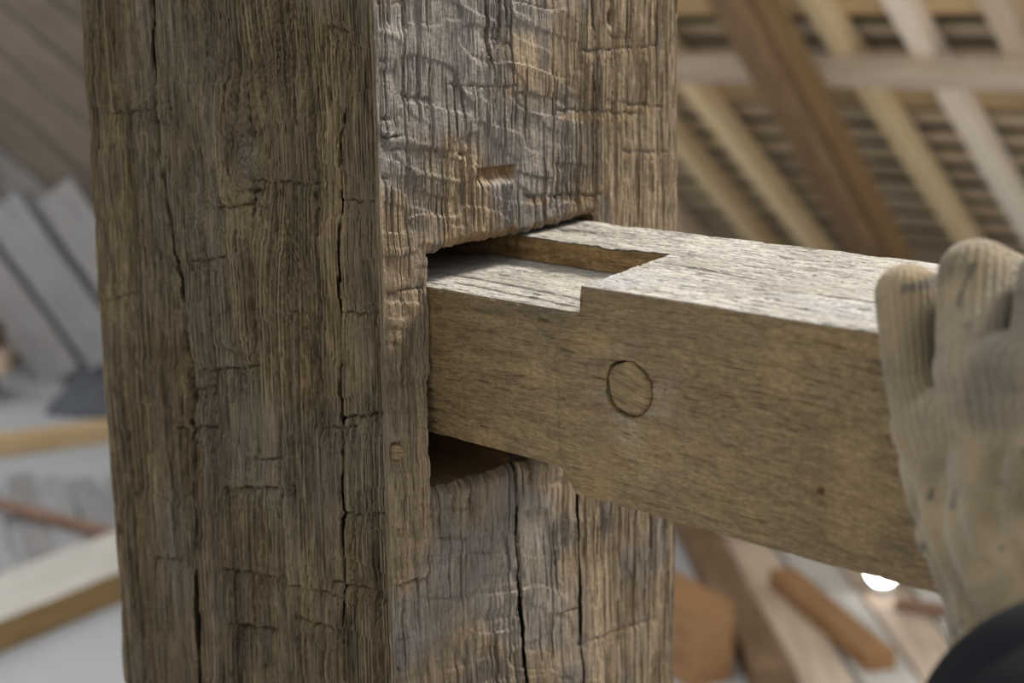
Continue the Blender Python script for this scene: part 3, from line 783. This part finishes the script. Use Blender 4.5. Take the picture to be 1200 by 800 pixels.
    Bm = bb[:, None] * (1 - fb[None, :, None]) + fe[:, None] * fb[None, :, None]
    Bm[..., 2] += .0004 * (vn(Bm[..., 0] / .03, Bm[..., 1] / .01, 3) - .5) * np.sin(fb * math.pi)[None, :]
    parts.append((Bm, np.tile(np.array([.22, .155, .08]), (na, nB - 1, 1)), np.stack([Bm[..., 1] + 1.2, Bm[..., 0]], -1)))
    G = np.concatenate([p[0] for p in parts], 1); CC = np.concatenate([p[1] for p in parts], 1); UU = np.concatenate([p[2] for p in parts], 1)
    nc = G.shape[1]
    idx = np.arange(na * nc).reshape(na, nc); J = np.arange(nc)
    # outward winding
    Q = np.stack([idx[:-1][:, J], idx[1:][:, J], idx[1:][:, (J + 1) % nc], idx[:-1][:, (J + 1) % nc]], -1).reshape(-1, 4)
    V = G.reshape(-1, 3)
    V = np.concatenate([V, G[0].mean(0)[None], G[-1].mean(0)[None]])
    CC = np.concatenate([CC.reshape(-1, 3), np.array([[.3, .22, .12]] * 2)]); UU = np.concatenate([UU.reshape(-1, 2), np.array([[2., 2.]] * 2)])
    k = len(V) - 2
    t1 = np.stack([idx[0], np.roll(idx[0], -1), np.full(nc, k)], -1); t2 = np.stack([np.roll(idx[-1], -1), idx[-1], np.full(nc, k + 1)], -1)
    B3 = np.stack([bA, bW, bH], 1)
    Wd = V @ B3.T
    return mesh_np('tenoned_beam', Wd, Q, HEWN_BEAM, None, tuple(O), CC, UU, True, np.concatenate([t1, t2]), 42)


beam = build_beam()
tag(beam, 'weathered oak beam with a stepped tenon being pushed into the post', 'beam')
pc = O + bA * PEG_A + bH * PEG_H - bW * .0002
o = disc_peg('peg', pc, -bW, bA, bH, PEG_R, 2, (.11, .072, .030), (.245, .168, .075), beam, O, depth=.012, oval=(.97, 1.0))
tag(o, 'round oak peg end flush with the beam face')

# ------------------------------------------------------------------ gloved hand and sleeve
KNIT, nt, b, N, L = nmat('knitted_glove')
at = N.new('ShaderNodeAttribute'); at.attribute_name = 'wood_colour'
tc = N.new('ShaderNodeTexCoord')
n1 = N.new('ShaderNodeTexNoise'); n1.inputs['Scale'].default_value = 45; n1.inputs['Detail'].default_value = 6
n2 = N.new('ShaderNodeTexNoise'); n2.inputs['Scale'].default_value = 420; n2.inputs['Detail'].default_value = 3
L.new(tc.outputs['Object'], n1.inputs['Vector']); L.new(tc.outputs['Object'], n2.inputs['Vector'])
r1 = N.new('ShaderNodeMapRange'); r1.inputs[1].default_value = .35; r1.inputs[2].default_value = .65; r1.inputs[3].default_value = .78; r1.inputs[4].default_value = 1.2
L.new(n1.outputs[0], r1.inputs[0])
vm = N.new('ShaderNodeVectorMath'); vm.operation = 'SCALE'; L.new(at.outputs['Color'], vm.inputs[0]); L.new(r1.outputs[0], vm.inputs['Scale'])
L.new(vm.outputs[0], b.inputs['Base Color'])
b.inputs['Roughness'].default_value = 0.95; b.inputs['Specular IOR Level'].default_value = 0.1
b.inputs['Sheen Weight'].default_value = 0.25
bp = N.new('ShaderNodeBump'); bp.inputs['Strength'].default_value = .9; bp.inputs['Distance'].default_value = .0012
L.new(n2.outputs[0], bp.inputs['Height']); L.new(bp.outputs[0], b.inputs['Normal'])

B3 = np.stack([bA, bW, bH], 1)


def bf(p):        # beam frame (along, across, up) -> world
    return O + B3 @ np.asarray(p, float)


CHAINS = {   # points (a, w, h) and radii, knuckle to tip
    'pinky': ([(.3010, -.0255, -.036), (.2860, -.0175, -.010), (.2760, -.0070, .0185), (.2765, .0115, .0120), (.2780, .030, .0088)], (.0130, .0106, .0116, .0100, .0088)),
    'ring': ([(.3235, -.0290, -.024), (.3140, -.0245, .0090), (.3060, -.0090, .0285), (.3065, .018, .0195), (.3080, .042, .0105)], (.0150, .0130, .0142, .0120, .0102)),
    'middle': ([(.3480, -.0310, -.018), (.3430, -.0255, .0140), (.3370, -.0090, .0310), (.3375, .020, .0205), (.3390, .046, .0108)], (.0152, .0132, .0138, .0118, .0102)),
    'index': ([(.3720, -.0310, -.020), (.3700, -.0250, .0080), (.3660, -.0090, .0250), (.3665, .020, .0230), (.3690, .044, .0130)], (.0150, .0132, .0124, .0112, .0100)),
    'thumb': ([(.3720, -.0450, -.055), (.3900, -.0360, -.040), (.4060, -.0280, -.020), (.4180, -.0200, -.002)], (.0170, .0150, .0132, .0112)),
}
PALM = [((.3380, -.0500, -.0720), (.3010, -.0255, -.036), .0165, .0135),
        ((.3460, -.0520, -.0700), (.3235, -.0290, -.024), .0175, .0155),
        ((.3550, -.0530, -.0680), (.3480, -.0310, -.018), .0175, .0156),
        ((.3630, -.0530, -.0660), (.3720, -.0310, -.020), .0170, .0152),
        ((.3620, -.0540, -.0680), (.3720, -.0450, -.055), .0180, .0175),
        ((.3010, -.0255, -.036), (.3235, -.0290, -.024), .0135, .0150),
        ((.3235, -.0290, -.024), (.3480, -.0310, -.018), .0150, .0152),
        ((.3480, -.0310, -.018), (.3720, -.0310, -.020), .0152, .0150),
        ((.2930, -.0225, -.026), (.3160, -.0275, -.016), .0118, .0138),
        ((.3160, -.0280, .000), (.3440, -.0300, .005), .0138, .0138),
        ((.3440, -.0300, .005), (.3700, -.0290, .001), .0138, .0134),
        ((.2960, -.0240, -.028), (.3200, -.0285, -.017), .0126, .0146),
        ((.3190, -.0280, -.012), (.3460, -.0305, -.007), .0146, .0146),
        ((.3100, -.0310, -.046), (.3700, -.0370, -.036), .0150, .0155),
        ((.3190, -.0370, -.055), (.3680, -.0430, -.048), .0165, .0165),
        ((.3380, -.0500, -.0720), (.3520, -.0640, -.0860), .0165, .0190),
        ((.3630, -.0530, -.0660), (.3740, -.0660, -.0800), .0170, .0190),
        ((.3480, -.0530, -.0700), (.3900, -.0800, -.1120), .0190, .0260),
        ((.3400, -.0500, -.0740), (.3640, -.0640, -.1000), .0170, .0220)]


def capsule(p0, p1, r0, r1, V, F, na=20):
    p0, p1 = np.asarray(p0), np.asarray(p1)
    d = p1 - p0; ln = np.linalg.norm(d); d = d / ln
    u = np.cross(d, [0.31, 0.82, 0.47]); u /= np.linalg.norm(u); v = np.cross(d, u)
    rings = []
    for t in np.linspace(-math.pi / 2, 0, 6)[1:]:
        rings.append((p0 + d * r0 * math.sin(t), r0 * math.cos(t)))
    for f in (.25, .5, .75): rings.append((p0 + d * ln * f, r0 + (r1 - r0) * f))
    for t in np.linspace(0, math.pi / 2, 6)[:-1]:
        rings.append((p1 + d * r1 * math.sin(t), r1 * math.cos(t)))
    b0 = len(V)
    for c_, r in rings:
        for k in range(na):
            th = 2 * math.pi * k / na
            V.append(tuple(c_ + (u * math.cos(th) + v * math.sin(th)) * r))
    n = len(rings)
    for i in range(n - 1):
        for k in range(na):
            F.append((b0 + i * na + k, b0 + i * na + (k + 1) % na, b0 + (i + 1) * na + (k + 1) % na, b0 + (i + 1) * na + k))
    V.append(tuple(p0 - d * r0)); V.append(tuple(p1 + d * r1)); e = len(V)
    for k in range(na):
        F.append((b0 + (k + 1) % na, b0 + k, e - 2)); F.append((b0 + (n - 1) * na + k, b0 + (n - 1) * na + (k + 1) % na, e - 1))


def voxel_skin(V, F, vox, smooth_it):
    me = bpy.data.meshes.new('tmp_skin'); me.from_pydata(V, [], F); me.update()
    o = bpy.data.objects.new('tmp_skin', me); col.objects.link(o)
    m = o.modifiers.new('r', 'REMESH'); m.mode = 'VOXEL'; m.voxel_size = vox
    s = o.modifiers.new('s', 'SMOOTH'); s.factor = .5; s.iterations = smooth_it
    dg = bpy.context.evaluated_depsgraph_get()
    ev = o.evaluated_get(dg); m2 = bpy.data.meshes.new_from_object(ev)
    bpy.data.objects.remove(o); bpy.data.meshes.remove(me)
    return m2


person_loc = Vector(bf((.40, -.10, -.20)))
person = empty('person', person_loc)
tag(person, 'gloved hand and dark sleeve of a person gripping the beam over its top', 'person')
V, F = [], []
bones = []
for nm, (pts, rad) in CHAINS.items():
    cum = 0
    for i in range(len(pts) - 1):
        p0, p1 = bf(pts[i]), bf(pts[i + 1])
        capsule(p0, p1, rad[i], rad[i + 1], V, F)
        bones.append((p0, p1, cum, 1.0 if i >= 1 else .8)); cum += np.linalg.norm(p1 - p0)
for (p0, p1, r0, r1) in PALM:
    capsule(bf(p0), bf(p1), r0, r1, V, F)
for k in (0, 1, 2, 3, 15, 16, 17):
    p0, p1 = bf(PALM[k][0]), bf(PALM[k][1])
    bones.append((p0, p1, .0, .08))
gm = voxel_skin(V, F, .0008, 10)
nv = len(gm.vertices)
co = np.zeros(nv * 3, np.float32); gm.vertices.foreach_get('co', co); co = co.reshape(-1, 3).astype(float)
no = np.zeros(nv * 3, np.float32); gm.vertices.foreach_get('normal', no); no = no.reshape(-1, 3).astype(float)
best = np.full(nv, 9.0); uu = np.zeros(nv); vv = np.zeros(nv); wt = np.zeros(nv)
for (p0, p1, cum, wgt) in bones:
    d = p1 - p0; ln = np.linalg.norm(d); d = d / ln
    t = np.clip((co - p0) @ d, 0, ln); rel = co - p0 - t[:, None] * d
    dist = np.linalg.norm(rel, axis=1)
    ref = bW - d * (bW @ d)
    if np.linalg.norm(ref) < .5: ref = bH - d * (bH @ d)
    ref = ref / np.linalg.norm(ref); oth = np.cross(d, ref)
    ang = np.arctan2(rel @ oth, rel @ ref)
    m = dist < best
    best[m] = dist[m]; uu[m] = (ang * .0125)[m]; vv[m] = (cum + t)[m]; wt[m] = wgt
rib = .5 + .5 * np.cos(uu / .0031 * 2 * math.pi)
st = np.cos(vv / .0022 * 2 * math.pi) * (.4 + .6 * rib)
rel = (co - O) @ B3           # beam frame
disp = wt * (.00085 * (rib - .5) + .00016 * st) + .0012 * (vn(rel[:, 0] / .012, rel[:, 2] / .02, 2) - .5) * (1 - wt)
# loose ribbed creases across the heel of the hand and the wrist
ph = (rel[:, 2] * .75 + rel[:, 0] * .66) / .0050 + 1.5 * vn(rel[:, 0] / .02, rel[:, 2] / .02, 1)
disp += .0011 * np.sin(ph * math.pi) * ss(.030, .050, -rel[:, 2])
co2 = co + no * disp[:, None]
pl = np.array(person_loc)
gm.vertices.foreach_set('co', (co2 - pl).astype(np.float32).ravel())
c = np.tile(np.array([[.180, .138, .082]]), (nv, 1))
dirt = ss(.45, .75, vn(rel[:, 0] / .012, rel[:, 2] / .02, 3)) * .5
c = c * (1 - dirt[:, None]) + dirt[:, None] * np.array((.085, .066, .040))
spot = ss(.84, .93, vn(rel[:, 0] / .006, rel[:, 2] / .006, 4)) * .7
c = c * (1 - spot[:, None]) + spot[:, None] * np.array((.05, .042, .035))
gry = ss(.55, .8, vn(rel[:, 0] / .02, rel[:, 2] / .03, 5)) * .4
c = c * (1 - gry[:, None]) + gry[:, None] * np.array((.15, .132, .108))
at_ = gm.attributes.new('wood_colour', 'FLOAT_COLOR', 'POINT')
c4 = np.ones((nv, 4), np.float32); c4[:, :3] = c; at_.data.foreach_set('color', c4.ravel())
gm.materials.clear(); gm.materials.append(KNIT); gm.name = 'glove'
gm.polygons.foreach_set('use_smooth', np.ones(len(gm.polygons), bool)); gm.update()
glove = link(bpy.data.objects.new('glove', gm), person)
tag(glove, 'dirty beige knitted work glove with ribbed fingers')

CLOTH, nt, b, N, L = nmat('dark_jacket_cloth')
tc = N.new('ShaderNodeTexCoord'); n1 = N.new('ShaderNodeTexNoise'); n1.inputs['Scale'].default_value = 600
mx = N.new('ShaderNodeMixRGB'); mx.inputs[1].default_value = (.004, .0045, .0055, 1); mx.inputs[2].default_value = (.010, .011, .013, 1)
L.new(tc.outputs['Object'], n1.inputs['Vector']); L.new(n1.outputs[0], mx.inputs[0]); L.new(mx.outputs[0], b.inputs['Base Color'])
b.inputs['Roughness'].default_value = .9; b.inputs['Specular IOR Level'].default_value = .15
# sleeve: a turned tube with a hem, wrinkled
s0, s1 = bf((.3710, -.0640, -.0920)), bf((.5270, -.2100, -.1680))
d = (s1 - s0); ln = np.linalg.norm(d); d /= ln
u = np.cross(d, [0, 0, 1.0]); u /= np.linalg.norm(u); v = np.cross(d, u)
rows = [(.020, .034), (.008, .040), (.0, .0450), (.002, .0480), (.008, .0495), (.016, .0492), (.018, .0480)] + [(.022 + k * .012, .0488 + .0009 * k) for k in range(int((ln - .03) / .012))]
VV = []; na = 96
for k, (t, r) in enumerate(rows):
    th = np.arange(na) / na * 2 * math.pi
    rr_ = r * (1 + .045 * (vn(th * 3 / (2 * math.pi) * 3, th * 0 + t / .05, 1) - .5) * (k > 6)) + (.0016 * np.sin(t / .011 + 1.5 * np.sin(th)) if k > 6 else 0)
    VV.append(s0[None] + d[None] * t + u[None] * (np.cos(th) * rr_)[:, None] + v[None] * (np.sin(th) * rr_)[:, None])
VV = np.concatenate(VV); n = len(rows); idx = np.arange(n * na).reshape(n, na)
Q = np.stack([idx[:-1], np.roll(idx[:-1], -1, 1), np.roll(idx[1:], -1, 1), idx[1:]], -1).reshape(-1, 4)
VV = np.concatenate([VV, VV[-na:].mean(0)[None]])
tr = np.stack([idx[-1], np.roll(idx[-1], -1), np.full(na, len(VV) - 1)], -1)
sl = mesh_np('sleeve', VV - pl, Q, CLOTH, person, (0, 0, 0), None, None, True, tr)
tag(sl, 'dark navy jacket cuff')

# ------------------------------------------------------------------ things lying about behind, left
M_GREYW = timber_material('grey_board', (0.25, 0.246, 0.245), (0.35, 0.345, 0.345), 0.8)
M_PALE = timber_material('pale_board', (0.46, 0.425, 0.37), (0.60, 0.565, 0.505), 0.8)
M_WARM = timber_material('warm_board', (0.40, 0.30, 0.22), (0.56, 0.45, 0.35), 0.8)
M_REDB = timber_material('red_brown', (0.16, 0.09, 0.06), (0.26, 0.16, 0.11), 0.8)
M_SLAB = timber_material('slab_side', (0.20, 0.125, 0.05), (0.32, 0.21, 0.09), 0.8)
M_GREYD = timber_material('grey_board_dark', (0.22, 0.21, 0.205), (0.31, 0.30, 0.29), 0.8)

# boards leaning on the gable
for k, (x0, x1, zt, mt, lab) in enumerate([(-1.42, -2.00, .80, M_GREYD, 'grey plank leaning on the gable, closest to the post'),
                                           (-1.68, -2.24, .74, M_GREYW, 'light grey plank leaning on the gable between two darker ones'),
                                           (-1.94, -2.46, .66, M_GREYD, 'grey plank leaning on the gable beside the brown timber stack')]):
    o = timber('leaning_plank', (x0, 6.90, 0.012), (x1, 7.17, zt), .19, .03, mt, up=(0, -1, .15), seed=k); tag(o, lab, 'plank', 'planks leaning on the gable')
# stack of brown timbers
for k in range(3):
    o = timber('stacked_timber', (-3.2, 6.62, .12 + k * .101), (-2.075 - .03 * k, 6.58, .12 + k * .101), .13, .10, M_WARM if k != 1 else M_BROWN, seed=k)
    tag(o, ['brown squared timber at the bottom of the stack by the gable', 'darker brown timber in the middle of the stack by the gable', 'brown squared timber on top of the stack by the gable'][k], 'timber', 'stack of brown timbers')
o = timber('bearer', (-2.25, 6.4, 0), (-2.25, 6.8, 0), .10, .12, M_BROWN); tag(o, 'short brown bearer under the near end of the timber stack', 'bearer')
o = timber('bearer', (-3.0, 6.4, 0), (-3.0, 6.8, 0), .10, .12, M_BROWN); tag(o, 'short brown bearer under the far end of the timber stack', 'bearer')


def mound(name, cx, cy, rx, ry, hgt, mat, seed, label, cat, z0=0.0, rot=0.0):
    n = 40; m = 14
    V = []; F = []
    for i in range(m + 1):
        f = i / m
        for k in range(n):
            th = 2 * math.pi * k / n
            rr2 = f * (1 + .12 * math.sin(3 * th + seed) + .07 * math.sin(5 * th + 2 * seed))
            x = math.cos(th) * rx * rr2; y = math.sin(th) * ry * rr2
            zz = hgt * (1 - f ** 2.2) * (1 + .25 * math.sin(9 * th + 6 * f + seed)) + .012 * math.sin(13 * th + seed) * (1 - f) * f * 4
            V.append((x * math.cos(rot) - y * math.sin(rot), x * math.sin(rot) + y * math.cos(rot), max(zz, 0) + .001))
    for i in range(m):
        for k in range(n):
            F.append((i * n + k, (i + 1) * n + k, (i + 1) * n + (k + 1) % n, i * n + (k + 1) % n))
    F.append(tuple(m * n + k for k in range(n - 1, -1, -1)))
    me = bpy.data.meshes.new(name); me.from_pydata(V, [], F); me.update()
    me.polygons.foreach_set('use_smooth', np.ones(len(me.polygons), bool))
    me.materials.append(mat)
    o = link(bpy.data.objects.new(name, me)); o.location = (cx, cy, z0)
    return tag(o, label, cat)


TARP, nt, b, N, L = nmat('dark_tarpaulin'); b.inputs['Base Color'].default_value = (.075, .08, .095, 1); b.inputs['Roughness'].default_value = .6
n1 = N.new('ShaderNodeTexNoise'); n1.inputs['Scale'].default_value = 9; bp = N.new('ShaderNodeBump'); bp.inputs['Distance'].default_value = .02; L.new(n1.outputs[0], bp.inputs['Height']); L.new(bp.outputs[0], b.inputs['Normal'])
mound('tarpaulin', -1.62, 6.45, .30, .18, .14, TARP, 1, 'crumpled dark grey tarpaulin on the floor in front of the leaning planks', 'tarpaulin')
RAG, nt, b, N, L = nmat('dark_rag'); b.inputs['Base Color'].default_value = (.045, .047, .042, 1); b.inputs['Roughness'].default_value = .95
# a dark strap with two bunched knots hanging on the gable boards
V, F = [], []
for (p0, p1, r0, r1) in [((-2.42, 7.17, 1.25), (-2.34, 7.16, 1.13), .03, .05), ((-2.34, 7.16, 1.13), (-2.37, 7.15, 1.02), .045, .02), ((-2.37, 7.15, 1.02), (-2.32, 7.15, .90), .02, .05), ((-2.32, 7.15, .90), (-2.30, 7.15, .82), .05, .025)]:
    capsule(p0, p1, r0, r1, V, F, 12)
hm = voxel_skin(V, F, .012, 3)
hm.materials.clear(); hm.materials.append(RAG); hm.polygons.foreach_set('use_smooth', np.ones(len(hm.polygons), bool))
o = link(bpy.data.objects.new('hanging_rag', hm)); tag(o, 'dark rag with two knots hanging on the gable boards', 'rag')

# loose boards on the floor
def board(x0, y0, x1, y1, z, wd, th, mat, label, cat='plank', group='loose boards on the floor', z1=None, name='plank', k=0):
    o = timber(name, (x0, y0, z), (x1, y1, z if z1 is None else z1), wd, th, mat, seed=k, wob=.004)
    return tag(o, label, cat, group)


board(-2.35, 5.50, -1.05, 6.20, .0, .09, .07, M_TAN, 'tan squared batten lying across the floor beyond the grey boards', 'batten', None, name='batten')
for k in range(9):
    f = k / 8.0
    x = -2.05 + .115 * k; mt = [M_GREYW, M_GREYD, M_GREYW, M_GREYD, M_GREYW, M_GREYW, M_GREYD, M_GREYW, M_GREYD][k]
    nm_ = {id(M_GREYW): 'light grey', id(M_GREYD): 'dark grey', id(M_PALE): 'cream'}[id(mt)]
    board(x, 5.42 - .05 * (k % 3), x + .36, 4.40 + .07 * (k % 2), .0 + .0, .098, .022 + .006 * (k % 3), mt, '%s loose board on the floor of the left bay, %s' % (nm_, ['outermost', 'second from the outermost', 'third in the row', 'fourth in the row', 'middle one', 'sixth in the row', 'seventh in the row', 'last but one', 'closest to the post'][k]), k=k)
board(-2.1, 5.32, -.95, 4.48, .036, .035, .03, M_REDB, 'thin red-brown stick lying across the grey boards', 'stick', None, name='stick')
# thick slab with pale top and brown sawn side
o = timber('sawn_slab', (-1.90, 3.20, .0), (-.60, 5.22, .0), .27, .092, M_PALE, side_mat=M_SLAB, bev=.006); tag(o, 'thick sawn slab with a pale top and brown side on the floor', 'slab')

# ------------------------------------------------------------------ things lying about behind, right
PL = [(.26, 4.95, .36, 4.05, .0, .13, .03, M_GREYW, 'light grey plank lying flat behind the post, next to the orange-brown block'),
      (.52, 5.00, .60, 3.55, .0, .10, .07, M_BROWN, 'dark brown square timber added as a band of shadow beside the orange-brown block'),  # dark timber put in where a band of shadow runs between the boards
      (.66, 5.0, .74, 3.3, .0, .13, .028, M_WARM, 'warm tan plank lying flat next to the dark brown square timber'),
      (.81, 5.1, .89, 3.2, .0, .13, .030, M_PALE, 'cream plank lying flat under the short orange-brown plank'),
      (.96, 5.0, 1.03, 3.2, .0, .13, .028, M_WARM, 'warm tan plank lying flat between two cream planks'),
      (1.11, 5.1, 1.17, 3.2, .0, .13, .030, M_PALE, 'cream plank lying flat under the red-brown stick'),
      (1.26, 5.0, 1.30, 3.2, .0, .13, .030, M_GREYW, 'light grey plank lying flat, outermost of the row by the bright spot')]
for k, (x0, y0, x1, y1, z, wd, th, mt, lab) in enumerate(PL):
    board(x0, y0, x1, y1, z, wd, th, mt, lab, k=k)
board(.72, 4.20, .86, 3.62, .031, .075, .05, M_ORANGE, 'short orange-brown plank lying on the tan planks', 'plank', None, k=3)
board(.30, 3.95, .46, 3.62, .0, .12, .20, M_ORANGE, 'squat orange-brown timber block on the floor behind the post', 'block', None, name='timber_block')
board(.99, 4.02, 1.28, 3.86, .031, .035, .03, M_REDB, 'thin red-brown stick lying on the pale planks by the bright spot', 'stick', None, name='stick')
board(.62, 4.66, 1.34, 4.50, .031, .10, .025, M_WARM, 'tan plank lying crosswise over the other planks', k=8)


# bright spot built as a made-up lamp: housing, bezel, glowing lens, bracket
SPOT_BODY, nt, b, N, L = nmat('spot_body'); b.inputs['Base Color'].default_value = (.55, .55, .53, 1); b.inputs['Roughness'].default_value = .4
SPOT_GLOW, nt, b, N, L = nmat('spot_glow'); b.inputs['Base Color'].default_value = (1, 1, 1, 1); b.inputs['Emission Color'].default_value = (1, .98, .95, 1); b.inputs['Emission Strength'].default_value = 14
lx, ly, lz = .985, 4.16, .0
lamp = empty('bright_spot', (lx, ly, .03)); tag(lamp, 'small round bright light glowing low behind the underside of the beam', 'lamp')


def lathe(name, prof, mat, parent, loc, ax, n=32):
    ax = np.asarray(ax, float); ax /= np.linalg.norm(ax)
    u = np.cross(ax, [0, 0, 1.0]); u /= np.linalg.norm(u); v = np.cross(u, ax)
    V = []
    for (r, t) in prof:
        for k in range(n):
            th = 2 * math.pi * k / n
            V.append(np.asarray(loc) + ax * t + (u * math.cos(th) + v * math.sin(th)) * r)
    idx = np.arange(len(prof) * n).reshape(len(prof), n)
    Q = np.stack([idx[:-1], np.roll(idx[:-1], -1, 1), np.roll(idx[1:], -1, 1), idx[1:]], -1).reshape(-1, 4)
    return mesh_np(name, np.array(V), Q, mat, parent)


ax = np.array([-.23, -.90, .30])
lathe('housing', [(.001, -.06), (.022, -.06), (.032, -.04), (.046, -.01), (.048, .0), (.048, .006), (.042, .006), (.042, .002)], SPOT_BODY, lamp, (0, 0, .056), ax)
lathe('lens', [(.042, .003), (.036, .006), (.02, .009), (.001, .010)], SPOT_GLOW, lamp, (0, 0, .056), ax)
timber('bracket', (lx, ly + .05, .03), (lx, ly - .03, .03), .05, .02, SPOT_BODY, parent=lamp)
